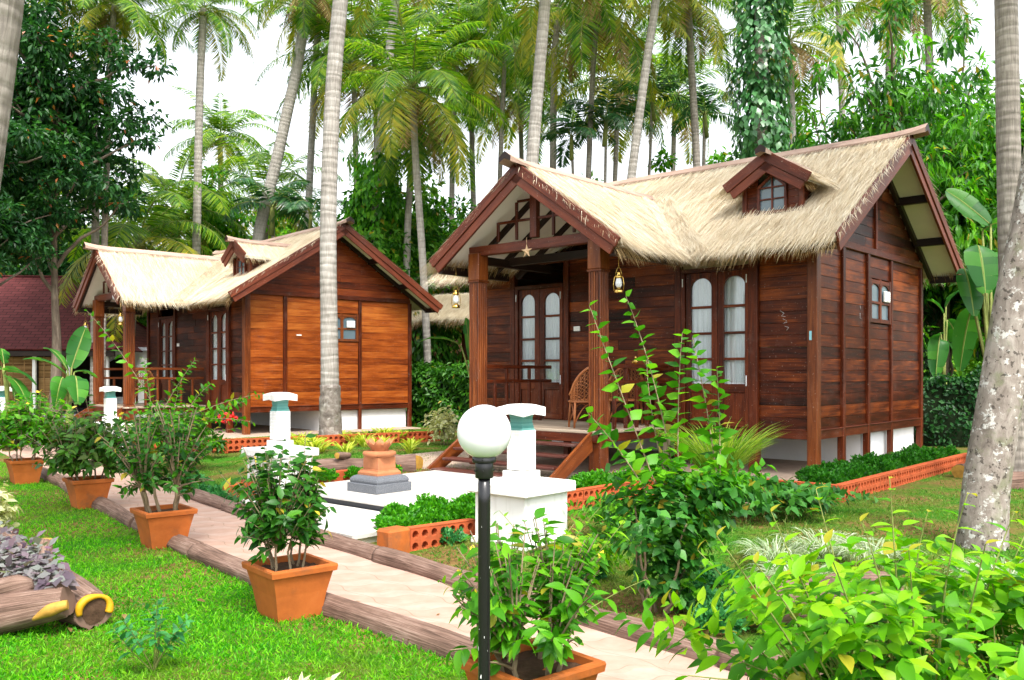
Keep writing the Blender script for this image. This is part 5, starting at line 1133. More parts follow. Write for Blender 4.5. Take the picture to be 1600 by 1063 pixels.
ban_px('banana plant with one upright leaf beside the left cottage porch post', 108, 17.5, [((112, 575), (134, 512), .42, 0, .2, .2), ((104, 585), (36, 562), .36, 0, -.4, .4), ((118, 588), (122, 632), .44, -.2, -.7, 0), ((98, 590), (86, 640), .38, -.1, -.5, .5), ((116, 582), (150, 590), .32, 0, .4, .2), ((106, 580), (70, 545), .3, .2, .6, -.2)], 1)
ban_px('banana plant with broad drooping leaves at the left edge', 12, 18.5, [((8, 580), (56, 602), .42, 0, -.3, .2), ((12, 590), (46, 640), .46, 0, -.6, 0), ((4, 575), (-40, 590), .42, 0, 0, .2), ((6, 570), (2, 545), .35, .3, .5, 0), ((14, 588), (30, 632), .4, .3, .3, 0)], 2)
ban_px('banana plant with big torn leaves right of the cottage eave', 1548, 13.6, [((1528, 384), (1540, 458), .60, -.3, -.5, 9), ((1506, 420), (1522, 494), .42, -.1, -.3, 9), ((1548, 352), (1478, 298), .36, .2, .5, 9), ((1535, 360), (1575, 350), .4, .3, .3, -.3), ((1540, 420), (1555, 500), .4, .8, .8, .3), ((1520, 480), (1500, 580), .4, 1.2, 1.6, .2)], 3)
ban_px('banana plant with upright leaf left of the right cottage porch post', 745, 17.5, [((736, 570), (728, 497), .30, 0, 0, .3), ((720, 540), (655, 535), .16, 0, -.3, .3), ((745, 540), (752, 470), .3, .3, .3, 0), ((750, 560), (790, 520), .3, .6, 1, 0)], 4)
ban_px('banana plant in deep shade behind the right cottage corner', 1475, 20.5, [((1470, 520), (1462, 590), .45, 0, -.2, .3), ((1480, 500), (1505, 560), .45, 0, 0, 0), ((1475, 490), (1450, 470), .4, 0, .3, 0), ((1478, 480), (1500, 455), .42, .2, .4, 0)], 5)
# ------------------------------------------------------------------ buildings behind
def shingle(name, c1, c2, sx=.33, sy=.16):
    t = NT(name); b = t.n('ShaderNodeTexBrick', {'Vector': t.uv(), 'Color1': (*c1, 1), 'Color2': (*c2, 1), 'Mortar': (*[x*.35 for x in c1], 1), 'Scale': 1.0, 'Mortar Size': .012, 'Brick Width': sx, 'Row Height': sy}); n = t.noise(t.pos(), 6, 4)
    return t.done(t.bsdf(t.mix(t.math('MULTIPLY', n, .5), b.outputs[0], t.mix(1.0, b.outputs[0], (.5, .45, .45), 'MULTIPLY')), .8, .2, t.bump(b.outputs[1], -.5, .02)))
M['shingle'] = shingle('maroon_shingles', (.085, .016, .017), (.13, .03, .03)); M['tile'] = shingle('clay_roof_tiles', (.26, .12, .075), (.34, .18, .12), .22, .28)
M['blind'] = m_wood('bamboo_blind', (.14, .075, .028), (.28, .16, .06), (.38, .25, .11), .7, .2); M['yellowwall'] = m_plain('yellow_plaster', (.55, .42, .20), .85, .15, 3); M['greyslab'] = m_plain('grey_concrete', (.36, .38, .42), .8, .15, 4)
def bungalow():
    Y = 27; b = at(20, YH, Y); root = thing('shingle_roofed_bungalow', 'open bungalow with maroon hipped shingle roof and bamboo blinds at left', 'house', (b[0], b[1], 0), .08)
    ez, rzz = 2.22, 4.75; x0, x1, y0, y1 = -6.2, 3.3, -.6, 6.4; ym = (y0+y1)/2; rx0, rx1 = x0+3.6, x1-2.9; m = MB(); Pt = lambda x, y, z: np.array([x, y, z], float)
    for poly in ([Pt(x0, y0, ez), Pt(x1, y0, ez), Pt(rx1, ym, rzz), Pt(rx0, ym, rzz)], [Pt(x1, y1, ez), Pt(x0, y1, ez), Pt(rx0, ym, rzz), Pt(rx1, ym, rzz)], [Pt(x1, y0, ez), Pt(x1, y1, ez), Pt(rx1, ym, rzz)], [Pt(x0, y1, ez), Pt(x0, y0, ez), Pt(rx0, ym, rzz)]):
        nn = nrm(np.cross(poly[1]-poly[0], poly[2]-poly[0])); m.prism(poly, -nn*.06)
    m.build('roof', M['shingle'], root)
    h = MB()
    for p, q in ((Pt(x0, y0, ez), Pt(rx0, ym, rzz)), (Pt(x1, y0, ez), Pt(rx1, ym, rzz)), (Pt(x1, y1, ez), Pt(rx1, ym, rzz)), (Pt(rx0, ym, rzz), Pt(rx1, ym, rzz))): h.bar(p+[0, 0, .02], q+[0, 0, .02], .13, .05)
    h.build('hip_ridge', M['shingle'], root)
    for y in (y0+.12, y1-.12): MB().box(((x0+x1)/2, y, ez-.14), (x1-x0-.2, .08, .16)).build('eave_beam', M['dark'], root)
    for x in (-5.6, -3.9, -2.2, -.55, .75, 1.75, 2.9):
        MB().box((x, y0+.35, 1.05), (.10, .10, 2.2)).build('column', M['white'], root)
    rg = np.random.default_rng(5)
    for a, e in ((-5.5, -3.98), (-3.8, -2.3), (-2.1, -.65), (-.45, .65), (.85, 1.65)):
        k = MB(); z = .35
        while z < 2.0: k.tube([(a, y0+.42, z), (e, y0+.42+rg.uniform(-.004, .004), z)], .017, 5); z += .036
        for f in (.2, .5, .8): k.box((a+(e-a)*f, y0+.40, 1.2), (.03, .01, 1.7))
        k.build('bamboo_blind', M['blind'], root)
    MB().box(((x0+x1)/2, (y0+y1)/2, .06), (x1-x0-.5, y1-y0-.5, .3)).build('floor', M['greyslab'], root); MB().box(((x0+x1)/2, y1-.9, 1.1), (x1-x0-1, .12, 2.1)).build('wall', M['dark'], root)
bungalow()
def arch_wall():
    Y = 29; b = at(198, YH, Y); root = thing('arched_white_building', 'low white flat roofed building with an arched opening behind the left porch', 'house', (b[0], b[1], 0), .1)
    MB().box((.1, 1.5, 2.28), (2.3, 3.3, .12)).build('roof', M['greyslab'], root); w = MB(); N = 12; yy = 0
    for x0, x1 in ((-.95, -.78), (.36, 1.1)): w.box(((x0+x1)/2, yy+.08, 1.1), (x1-x0, .16, 2.24))
    c, r = -.21, .57; zs = 1.45
    for k in range(N*2):
        a0, a1 = pi*k/(2*N), pi*(k+1)/(2*N); p = (c+r*cos(a0), zs+.55*sin(a0)); q = (c+r*cos(a1), zs+.55*sin(a1)); w.prism([(p[0], 0, p[1]), (q[0], 0, q[1]), (q[0], 0, 2.22), (p[0], 0, 2.22)], (0, .16, 0), (1, 0, 0))
    w.build('wall', M['white'], root); MB().box((.1, 2.9, 1.1), (2.1, .15, 2.2)).build('rear_wall', M['white'], root); MB().box((1.08, 1.5, 1.1), (.12, 2.7, 2.2)).build('side_wall', M['white'], root); MB().box((-.21, .12, .35), (1.12, .10, .7)).build('parapet', M['white'], root)
arch_wall()
def yellow_house():
    Y = 31; b = at(705, YH, Y); root = thing('yellow_walled_house', 'yellow plastered house with old clay tile roof behind the hedge', 'house', (b[0], b[1], 0), -.25)
    MB().box((0, 0, 1.15), (4.4, .2, 2.5)).build('wall', M['yellowwall'], root)
    MB().box((-2.1, 1.8, 1.15), (.2, 3.4, 2.5)).build('wall', M['yellowwall'], root); MB().box((2.1, 1.8, 1.15), (.2, 3.4, 2.5)).build('wall', M['yellowwall'], root)
    MB().prism([(-2.6, -.7, 2.15), (2.6, -.7, 2.15), (2.6, 1.8, 3.7), (-2.6, 1.8, 3.7)], (0, .03, -.06)).build('roof', M['tile'], root); MB().prism([(2.6, 4.3, 2.15), (-2.6, 4.3, 2.15), (-2.6, 1.8, 3.7), (2.6, 1.8, 3.7)], (0, -.03, -.06)).build('roof', M['tile'], root)
    f = MB(); f.box((-.55, -.11, 1.0), (1.0, .04, .66)); f = f.build('window', M['dark'], root); k = MB()
    for i in range(8): k.tube([(-1.0+i*.128, -.145, .7), (-1.0+i*.128, -.145, 1.3)], .014, 6)
    k.build('bar', M['greyslab'], f); MB().box((.2, -.2, 1.62), (3.6, .3, .07)).build('ledge', M['yellowwall'], root)
yellow_house()
def rear_hut():
    Y = 27.5; b = at(748, YH, Y); root = thing('small_thatched_hut', 'small thatched hut roof peeking out behind the right cottage porch', 'hut', (b[0], b[1], 0), -.5); rg = np.random.default_rng(8); m = MB()
    for sg in (-1, 1):
        A = [np.array([-1.6, 0, 4.0]), np.array([1.6, 0, 4.0]), np.array([1.6, sg*1.7, 3.15]), np.array([-1.6, sg*1.7, 3.15])]; pn = np.array([0, sg*.5, 1.]); m.prism(A, -nrm(pn)*.07)
        straw(m, rg, 5000, A[0], (3.2, 0, 0), A[3]-A[0], lambda Q: Q[:, 0] < 99, (0, sg, -.5), pn, .3, .5, .014); fringe(m, rg, A[3], A[2], (0, sg, -.5), pn, 500, .34)
    m.build('thatch_roof', [M['thatch'], M['fringe']], root)
    for x in (-1.4, 1.4):
        for y in (-1.4, 1.4): MB().box((x, y, 1.6), (.12, .12, 3.3)).build('post', M['trim'], root)
rear_hut()
# ------------------------------------------------------------------ potted shrubs
def pot_mesh(root, s=.48, b=.31, h=.36):
    m = MB(); q = sqrt(2)/2
    m.lathe((0, 0, 0), [(b*q, 0), (b*q+(s-.05-b)*q*.5, h*.5), ((s-.05)*q, h-.05)], 4, k4=True, sm=False)
    m.lathe((0, 0, 0), [((s-.05)*q, h-.052), ((s-.01)*q, h-.045), (s*q, h-.012), ((s-.006)*q, h), ((s-.075)*q, h), ((s-.085)*q, h-.06)], 4, k4=True, sm=False); m.build('pot', M['terra'], root)
    so_ = MB(); n = 7; V = []; r2 = (s-.083)/2
    rg = np.random.default_rng(int(s*1000))
    for i in range(n+1):
        for j in range(n+1): V.append((-r2+2*r2*i/n, -r2+2*r2*j/n, h-.045+rg.uniform(-.008, .012)))
    so_.add(V, np.array([[i*(n+1)+j, (i+1)*(n+1)+j, (i+1)*(n+1)+j+1, i*(n+1)+j+1] for i in range(n) for j in range(n)])); so_.build('soil', M['soil'], root)
def potted(label, x, y, size=.48, rot=.70): return thing('potted_shrub', label, 'potted plant', (x, y, -.155), rot, 'potted shrubs along the path')
def yell(k, sz=.07):
    def f(lf, rg, tg):
        q = tg[rg.integers(0, len(tg), k)]; lf.scat(L_OV, q, rdir(rg, k), nrm(rdir(rg, k)+[0, 0, 1]), np.full(k, sz), 1)
    return f
rg0 = np.random.default_rng(99)
p = potted('second nearest terracotta pot with dark glossy shrub beside the path', -1.52, 6.02); pot_mesh(p)
shrub(p, np.random.default_rng(1), (-.03, 0, .84), (.38, .36, .44), 165, L_OV, .080, 10, [M['l_gloss'], M['yleaf']], M['twig'], 7, .013, .5, .8, .5, .3, .45, base_r=.07, zmin=-.9, extra=yell(10))
p = potted('terracotta pot with twisted stems and sparse leaves, third from the lamp', -3.33, 8.42); pot_mesh(p)
shrub(p, np.random.default_rng(2), (-.04, -.02, .92), (.47, .44, .50), 130, L_OV, .080, 9, [M['l_gloss'], M['yleaf']], M['twig'], 5, .024, .55, .8, .5, .2, .55, base_r=.06, zmin=-.85, extra=yell(4))
p = potted('terracotta pot with dense bushy bronze tinted shrub, fourth from the lamp', -5.22, 10.85); pot_mesh(p)
shrub(p, np.random.default_rng(3), (0, 0, .82), (.58, .55, .50), 190, L_OV, .115, 9, [M['l_bronze'], M['yleaf']], M['twig'], 6, .016, .5, .8, .6, .35, .4, base_r=.06, zmin=-.75, extra=yell(4))
p = potted('farthest terracotta pot with round green shrub and yellow leaves', -7.30, 13.2); pot_mesh(p)
shrub(p, np.random.default_rng(4), (0.05, 0, .88), (.72, .6, .56), 210, L_OV, .11, 10, [M['l_bright'], M['yleaf']], M['twig'], 6, .016, .5, .8, .6, .25, .4, base_r=.06, zmin=-.7, extra=yell(12, .075))
p = potted('nearest terracotta pot behind the globe lamp with pale crooked stems', .085, 3.98); pot_mesh(p)
shrub(p, np.random.default_rng(5), (.0, .0, .70), (.40, .38, .33), 150, L_BIG, .078, 8, [M['l_bright'], M['yleaf']], M['twig'], 7, .019, .55, .75, .6, .25, .5, base_r=.09, zmin=-.75, extra=yell(9, .055))
def sprigs(root, rg, bases, tips, T, size, per, lmat, wmat, r=.006, bow=.12, alt=True, t0=.15, name='sprig', nj=.3):
    """slender shoots with leaves in pairs, drawn from bases to tips in local space"""
    for b, t in zip(bases, tips):
        b = np.array(b, float); t = np.array(t, float); L = np.linalg.norm(t-b); c = bez(b, (b+t)/2+np.array([rg.normal(0, .04), rg.normal(0, .04), bow*L]), t, 26); mb = MB(); mb.tube(c, np.linspace(r, r*.35, 26), 6, 1, cap=False)
        k = per; u = np.linspace(t0, 1, k); i = np.clip((u*25).astype(int), 0, 24); f = (u*25-i)[:, None]; P = c[i]*(1-f)+c[np.minimum(i+1, 25)]*f; tg = nrm(np.gradient(c, axis=0))[i]; ref = nrm(np.cross(tg, np.array([.3, -.2, 1.]) if abs(tg[:, 2]).mean() < .8 else np.array([1., .2, 0]))); o = np.cross(tg, ref)
        a = np.arange(k)*(2.4 if alt else pi/2)+rg.uniform(-.4, .4, k)
        for sg in ((1,) if alt else (1, -1)):
            D = nrm(sg*(ref*np.cos(a)[:, None]+o*np.sin(a)[:, None])+tg*.45+np.array([0, 0, -.08])); N = nrm(np.array([0, 0, 1.])+tg*.5*(nj < .5)+rdir(rg, k)*nj); sz = size*(1-.45*u**3)*rg.uniform(.75, 1.15, k); mb.scat(T, P, D, N, sz, 0, True)
        mb.build(name, [M[lmat], M[wmat]], root)
# nearest pot: a few lime shoots reaching up and out
sprigs(p, np.random.default_rng(51), [(-.1, 0, .5), (.05, .05, .5), (.1, -.05, .5), (.12, .1, .5), (-.1, .1, .5), (0, -.1, .45)], [(.10, -.34, 1.08), (.30, -.30, 1.0), (.02, .25, 1.0), (.28, .0, .95), (-.32, .26, .72), (.3, -.42, .75)], L_BIG, .085, 9, 'l_lime', 'greentwig', .004, .1, True, .4)
# ------------------------------------------------------------------ garden shrubs on the cottage side
def plant(name, label, cat, p, rot=0, group=None): return thing(name, label, cat, p, rot, group)
def on(px, py, zoff=0.0):
    """ground point under a photo pixel"""
    y = 8.
    for _ in range(30): y = F*(H-float(gz((px-800)/F*y, y)))/(py-YH)
    return np.array([(px-800)/F*y, y, float(gz((px-800)/F*y, y))+zoff])
# big lime shrub in the lower right corner
b = np.array([1.50, 3.28, -.12]); q = plant('lime_shrub', 'large lime green shrub filling the lower right corner of the photo', 'shrub', b)
rg = np.random.default_rng(61)
shrub(q, rg, (.08, .05, .50), (.88, .62, .36), 230, L_BIG, .092, 7, M['l_bright'], M['greentwig'], 8, .014, .4, .75, .7, .2, .3, base_r=.22, zmin=-.9)
tg = ellips(rg, 150, (.05, .0, .66), (.92, .62, .36), .7, .0); bs = tg*np.array([.62, .62, .6]); lf = MB(); leafage(lf, rg, bs, tg, L_BIG, .086, 9, 0, None, .35, .75, .8, .05); lf.build('foliage', M['l_lime'], q)
tips = [at(px, py, Y)-b for px, py, Y in [(1275, 765, 3.3), (1390, 748, 3.2), (1512, 772, 3.1), (1120, 838, 3.0), (1205, 800, 3.2), (1090, 860, 3.1), (1345, 815, 3.0), (1450, 800, 3.3), (1585, 800, 3.3), (1640, 760, 3.4), (1290, 850, 2.8), (1180, 880, 2.8), (1420, 860, 2.75), (1540, 850, 2.8)]]
sprigs(q, rg, [t*np.array([.45, .5, .4]) for t in tips], tips, L_BIG, .098, 11, 'l_lime', 'greentwig', .005, .08, True, .35)
# tall shrub with long upright shoots (in front of the right cottage porch)
b = on(1030, 960); q = plant('tall_shrub', 'tall shrub with long upright leafy shoots in front of the right cottage porch', 'shrub', b); rg = np.random.default_rng(62); Y = b[1]
tips = [at(px, py, Y+dy)-b for px, py, dy in [(921, 478, .1), (978, 463, .3), (1066, 520, .1), (1082, 528, .5), (918, 645, -.2), (1120, 575, .3), (1010, 560, .5)]]
bas = [at(px, py, Y+dy)-b for px, py, dy in [(1025, 760, 0), (1050, 730, .2), (1060, 745, .1), (1120, 745, .3), (1010, 770, -.1), (1125, 760, .3), (1040, 750, .3)]]
sprigs(q, rg, bas, tips, L_HEART, .125, 34, 'l_bright', 'twig', .006, .06, True, .05, 'shoot', .9)
c = at(1050, 800, Y)-b; tg = ellips(rg, 160, c, (.58, .42, .36), .4); tg = np.concatenate([tg, ellips(rg, 60, at(1150, 760, Y)-b, (.35, .3, .10), .3), ellips(rg, 60, at(1050, 890, Y)-b, (.30, .25, .28), .3)]); bs = tg*np.array([.4, .4, .75]); lf = MB(); leafage(lf, rg, bs, tg, L_HEART, .070, 7, 0, None, .3, .8, .6, .25); leafage(lf, rg, bs[::3], tg[::3]+[0, 0, .12], L_HEART, .07, 8, 1, None, .4, .8, .6, .15); lf.build('foliage', [M['l_teal'], M['l_bright']], q)
wd = MB()
for k in range(9): a = rg.uniform(0, 6.3); t = np.array([cos(a)*.22, sin(a)*.2, rg.uniform(.45, .75)])+c*[1, 1, 0]*.6; w_ = bez((cos(a)*.05, sin(a)*.05, -.05), (cos(a)*.16, sin(a)*.16, .25), t, 9); w_[1:-1] += rg.normal(0, .012, (7, 3)); wd.tube(w_, np.linspace(.014, .006, 9), 6)
wd.build('stem', M['twig'], q)
sk = thing('wooden_stake', 'weathered grey wooden stake in the tall shrub', 'stake', on(1046, 950)+[0, .12, 0]); top = at(1043, 688, Y+.1)[2]; MB().box((0, 0, (top-sk.location[2])/2), (.045, .03, top-sk.location[2]), rx(.02), .004).build('post', M['ridge'], sk)
# low spreading shrub lobe with broad leaves, right of the tall shrub
b = on(1190, 812); q = plant('low_shrub', 'low shrub with broad bluish leaves sprawling before the brick edging', 'shrub', b); rg = np.random.default_rng(63)
shrub(q, rg, (0, 0, .20), (.95, .55, .20), 130, L_HEART, .105, 6, M['l_teal'], M['greentwig'], 7, .006, .4, .8, .8, .1, .3, base_r=.3, zmin=-.3)
# fountain grass
def blades(root, rg, n, L, w, mat, c=(0, 0, 0), rad=.12, bend=1.0, upr=.0, name='blade_clump'):
    T = blade_t(w, 6, bend); a = rg.uniform(0, 2*pi, n); r = rad*np.sqrt(rg.random(n)); P = np.stack([r*np.cos(a), r*np.sin(a), np.zeros(n)], 1)+np.asarray(c); D = np.stack([np.cos(a), np.sin(a), 0*a], 1)+rdir(rg, n)*.35*[1, 1, 0]; N = nrm(np.array([0, 0, 1.])+rdir(rg, n)*.35+D*.15*(1-upr)); D = nrm(D*[1, 1, 0]+1e-4)
    mb = MB(); mb.scat(T, P, D, N, L*rg.uniform(.55, 1.15, n), 0, True); mb.build(name, M[mat], root)
q = plant('fountain_grass', 'arching fountain grass clump below the french window of the right cottage', 'grass clump', (2.66, 11.3, -.03)); blades(q, np.random.default_rng(64), 560, 1.15, .012, 'l_fount', rad=.13, bend=.72)
for i, (px, py, lab, s_) in enumerate([(1215, 880, 'white striped spider grass behind the lime shrub, left clump', .34), (1290, 868, 'white striped spider grass behind the lime shrub, middle clump', .36), (1360, 880, 'white striped spider grass behind the lime shrub, right clump', .34), (1570, 925, 'white striped spider grass under the lichen trunk', .40), (1250, 915, 'white striped spider grass lowest behind the lime shrub', .30)]):
    q = plant('spider_grass', lab, 'grass clump', on(px, py), 0, 'white striped grasses'); blades(q, np.random.default_rng(70+i), 240, s_, .028, 'l_spider', rad=.20, bend=1.35)
# flower-bed bushes: one mesh per kind, copied along the beds
def bed_proto(name, seed, mat, r, h, n, size, T=None):
    rg = np.random.default_rng(seed); root = thing(name, 'x', 'bush', (0, 0, 0)); tg = ellips(rg, n, (0, 0, h*.35), (r, r, h*.65), .75, -.2); mb = MB(); D = nrm(tg*[1, 1, 1.4]+rdir(rg, n)*.12); mb.scat(T or L_TINY, tg-D*size*.4, nrm(D+rdir(rg, n)*.7), nrm(D+rdir(rg, n)), size*rg.uniform(.6, 1.3, n), 0)
    mb.build('foliage', M[mat], root); w = MB()
    for k in range(6): a = k*1.05; w.tube([(0, 0, -.05), (cos(a)*r*.6, sin(a)*r*.6, h*.7)], [.008, .004], 5)
    w.build('stem', M['greentwig'], root); return root
def bed_row(proto, pts, lab, group, sc=1.0, seed=0):
    rg = np.random.default_rng(seed)
    for i, (x, y, z) in enumerate(pts):
        o = dup(proto, (x+rg.uniform(-.05, .05), y+rg.uniform(-.05, .05), z), rg.uniform(0, 6.3), sc*rg.uniform(.85, 1.15), lab, group)
def drop(root):
    for c_ in list(root.children): bpy.data.objects.remove(c_)
    bpy.data.objects.remove(root)
pd = bed_proto('bed_bush', 81, 'l_mossdark', .24, .30, 1500, .055); pm = bed_proto('bed_bush', 82, 'l_moss', .22, .26, 1500, .05); pf = bed_proto('bed_bush', 83, 'l_sap', .20, .18, 700, .06)
line = lambda a, e, n: [tuple(np.array(a)+(np.array(e)-np.array(a))*t) for t in np.linspace(0, 1, n)]
U3 = lambda u, w, z=0: tuple(uw(u, w, z))
bed_row(pd, line(U3(-4.35, 10.7, .02), U3(-4.32, 15.9, .02), 15)+line(U3(-4.7, 11.3, .02), U3(-4.7, 15.6, .02), 10), 'dark mossy bush in the brick edged bed beside the right cottage gable', 'dark mossy bushes beside the right cottage', .80, 1)
bed_row(pm, line(U3(-6.45, 5.7, -.12), U3(-6.35, 7.6, -.06), 6)+line(U3(-6.75, 5.9, -.12), U3(-6.7, 7.4, -.06), 4), 'bright mossy bush between the stone terrace and the hollow bricks', 'bright mossy bushes beside the terrace', 1.0, 2)
bed_row(pm, line(U3(-5.55, 9.6, -.02), U3(-5.0, 9.85, 0), 3)+line(U3(-6.3, 8.6, 0), U3(-6.3, 10.0, 0), 4), 'bright mossy bush right of the nearest pillar by the porch post', 'bright mossy bushes near the porch post', 1.0, 3)
bed_row(pd, line((-5.3, 17.35, 0), (-1.9, 19.8, 0), 13)+line((-7.6, 18.6, 0), (-5.6, 17.4, 0), 6), 'low mossy bush behind the brick edging of the left cottage', 'low mossy bushes before the left cottage', .62, 4)
bed_row(pm, line(U3(-10.1, 7.4, -.03), U3(-10.0, 8.6, -.03), 3), 'bright mossy bush left of the terrace by the urn', 'bright mossy bushes left of the terrace', .8, 5)
bed_row(pf, [tuple(on(x, y)) for x, y in [(1085, 950), (1110, 915), (1060, 935), (1155, 965), (925, 905), (905, 880), (1120, 985), (680, 835), (700, 850), (655, 830)]], 'small ferny tuft on bare red soil behind the kerb logs', 'ferny tufts behind the kerb', .75, 6)
bed_row(pf, [tuple(on(x, y)) for x, y in [(300, 765), (320, 772), (340, 780), (310, 775), (285, 755), (350, 786)]], 'low bluish ground cover behind the far kerb logs', 'ground cover behind the far kerb', .9, 7)
for o_ in (pd, pm, pf): drop(o_)
# ------------------------------------------------------------------ more garden plants
b = np.array([-6.1, 14.6, -.08]); q = plant('rambling_shrub', 'rambling shrub with long arching branches before the left cottage porch', 'shrub', b); rg = np.random.default_rng(91); Y = b[1]
L_ = lambda px, py, dy=0: at(px, py, Y+dy)-b
shrub(q, rg, L_(268, 668), (.95, .7, .50), 250, L_OV, .10, 8, M['l_bright'], M['twig'], 6, .014, .45, .8, .6, .2, .35, base_r=.12, zmin=-.9)
sprigs(q, rg, [L_(280, 660), L_(250, 650), L_(300, 660), L_(270, 660), L_(320, 655), L_(240, 660), L_(290, 650)], [L_(418, 615, -.5), L_(305, 562, 0), L_(395, 660, -.4), L_(285, 590, .2), L_(380, 628, -.2), L_(225, 560, .1), L_(330, 600, 0)], L_OV, .16, 28, 'l_bright', 'twig', .008, .10, True, .1, 'branch', .9)
sprigs(q, rg, [L_(250, 655)], [L_(136, 486, .3)], L_OV, .17, 26, 'l_bright', 'twig', .006, .06, True, .2, 'branch', .9)
b = np.array([-5.55, 16.3, -.03]); q = plant('poinsettia', 'poinsettia with red bracts beside the left cottage corner post', 'flower', b); rg = np.random.default_rng(92)
shrub(q, rg, (.0, 0, .28), (.26, .22, .22), 26, L_BIG, .13, 5, M['l_mid'], M['greentwig'], 4, .008, .5); mb = MB()
for px, py in ((349, 650), (360, 655), (344, 656), (366, 652)):
    c = at(px, py, 16.15)-b; n = 16; mb.scat(L_BIG, np.tile(c, (n, 1)), nrm(rdir(rg, n)*[1, 1, .5]+[0, -.4, .2]), nrm(rdir(rg, n)+[0, -1, 1]), np.full(n, .12))
mb.build('bract', M['red'], q)
rg = np.random.default_rng(93); k = 0
def spiky_proto():
    root = thing('spiky_plant', 'x', 'border plant', (0, 0, 0)); blades(root, np.random.default_rng(94), 46, .34, .085, 'l_spiky', rad=.07, bend=.8); return root
sp = spiky_proto()
for i in range(34):
    f = rg.random(); px = 455+190*f; py = 694+rg.uniform(-8, 22)
    if abs(px-517) < 14: continue
    dup(sp, on(px, py), rg.uniform(0, 6), rg.uniform(.75, 1.15), 'yellow green spiky plant in the clump around the pale palm base', 'yellow green spiky plants around the palm')
drop(sp)
b = np.array([-1.42, 18.3, -.02]); q = plant('cream_shrub', 'cream variegated shrub between the left cottage bed and the steps', 'shrub', b); shrub(q, np.random.default_rng(95), (0, 0, .45), (.38, .35, .45), 120, L_OV, .10, 7, M['l_cream'], M['twig'], 5, .012, .5)
b = np.array([-4.98, 8.3, -.15]); q = plant('cream_shrub', 'cream variegated shrub cut by the left edge of the photo', 'shrub', b); shrub(q, np.random.default_rng(96), (0, 0, .36), (.34, .32, .36), 110, L_OV, .09, 7, M['l_cream'], M['twig'], 5, .010, .5)
b = np.array([-.98, 4.22, -.15]); q = plant('variegated_plant', 'cream and green variegated plant at the bottom edge by the lamp', 'border plant', b); shrub(q, np.random.default_rng(97), (0, 0, .05), (.26, .18, .09), 70, L_NARROW, .085, 7, M['l_cream'], M['greentwig'], 6, .006, .4, .8, .8, .1, .3, base_r=.1, zmin=0)
b = on(240, 1050); b[2] = -.15; q = plant('sapling', 'thin young sapling with soft bluish leaflets on the lawn', 'sapling', b); rg = np.random.default_rng(98)
tips = [(-.22, .0, .24), (.2, -.05, .30), (.02, .1, .40), (-.1, -.15, .32), (.16, .12, .2), (-.14, .12, .36), (.06, -.1, .42)]; sprigs(q, rg, [(0, 0, .0)]*7, tips, L_OV, .085, 8, 'l_sap', 'greentwig', .004, .15, False, .4)
# ------------------------------------------------------------------ moulded log planters
def cut_end(mb, c, d, r, m=0, n=20):
    d = nrm(d); x = nrm(np.cross(d, (0, 0, 1))); z = np.cross(x, d); a = np.arange(n)*2*pi/n; rr = r*(1+.06*np.sin(a*3)+.04*np.sin(a*5+1)); V = [c+d*.006]+[c+x*rr[k]*cos(a[k])+z*rr[k]*sin(a[k])*1.0 for k in range(n)]
    for k in range(n): mb.add([V[0], V[1+k], V[1+(k+1) % n]], np.array([[0, 1, 2]]), None, m)
def log_thing(name, label, segs, cuts, mat='ochre'):
    p0 = np.array(segs[0][0]); root = thing(name, label, 'moulded log', (p0[0], p0[1], 0))
    for i, (a, e, r) in enumerate(segs): log_mesh('log', np.array(a)-[p0[0], p0[1], 0], np.array(e)-[p0[0], p0[1], 0], r, root, 120+i+len(label), 2)
    for c, d, r in cuts: m = MB(); cut_end(m, np.array(c)-[p0[0], p0[1], 0], d, r); m.build('cut_face', M[mat], root)
    return root
def V3(px, py, Y): return at(px, py, Y)
a = V3(493, 722, 13.4); a[2] = .05; e = V3(578, 720, 13.5); e[2] = .05; f = V3(600, 722, 13.5); f[2] = .05; g = V3(650, 718, 13.6); g[2] = .07
log_thing('border_log', 'moulded log with short cut branch behind the urn, left of it', [(a, e, .14), (V3(527, 712, 13.3), V3(545, 712, 13.5), .05)], [(V3(527, 712, 13.3)-[0.002, .012, 0], (-.5, -1, .1), .048)])
log_thing('border_log', 'short thick moulded log with yellow end right of the urn', [(f, g, .17)], [(g+[.015, -.012, 0], (.85, -.5, 0), .165)])
a = V3(1172, 925, 5.55); a[2] = .06; e = a+np.array([.95, .12, 0]); d = nrm(a-e)
log_thing('border_log', 'hollow log with ochre cut face behind the lime shrub', [(a, e, .15)], [(a+d*.012, d, .15)])
a = V3(1500, 742, 12.6); a[2] = .08; log_thing('border_log', 'small log with pale yellow cut end left of the lichen trunk', [(a, a+np.array([.5, .5, 0]), .115)], [(a-[.012, .012, 0], (-.7, -.7, 0), .11)])
a = V3(1562, 752, 11.5); a[2] = .06; log_thing('border_log', 'brown log lying behind the lichen trunk at the right edge', [(a, a+np.array([1.6, .1, 0]), .14)], [])
a = V3(1560, 905, 6.6); a[2] = .0; log_thing('border_log', 'dark log at the right edge under the lichen trunk', [(a+[.25, -.3, 0], a+np.array([1.2, -.5, 0]), .14)], [])
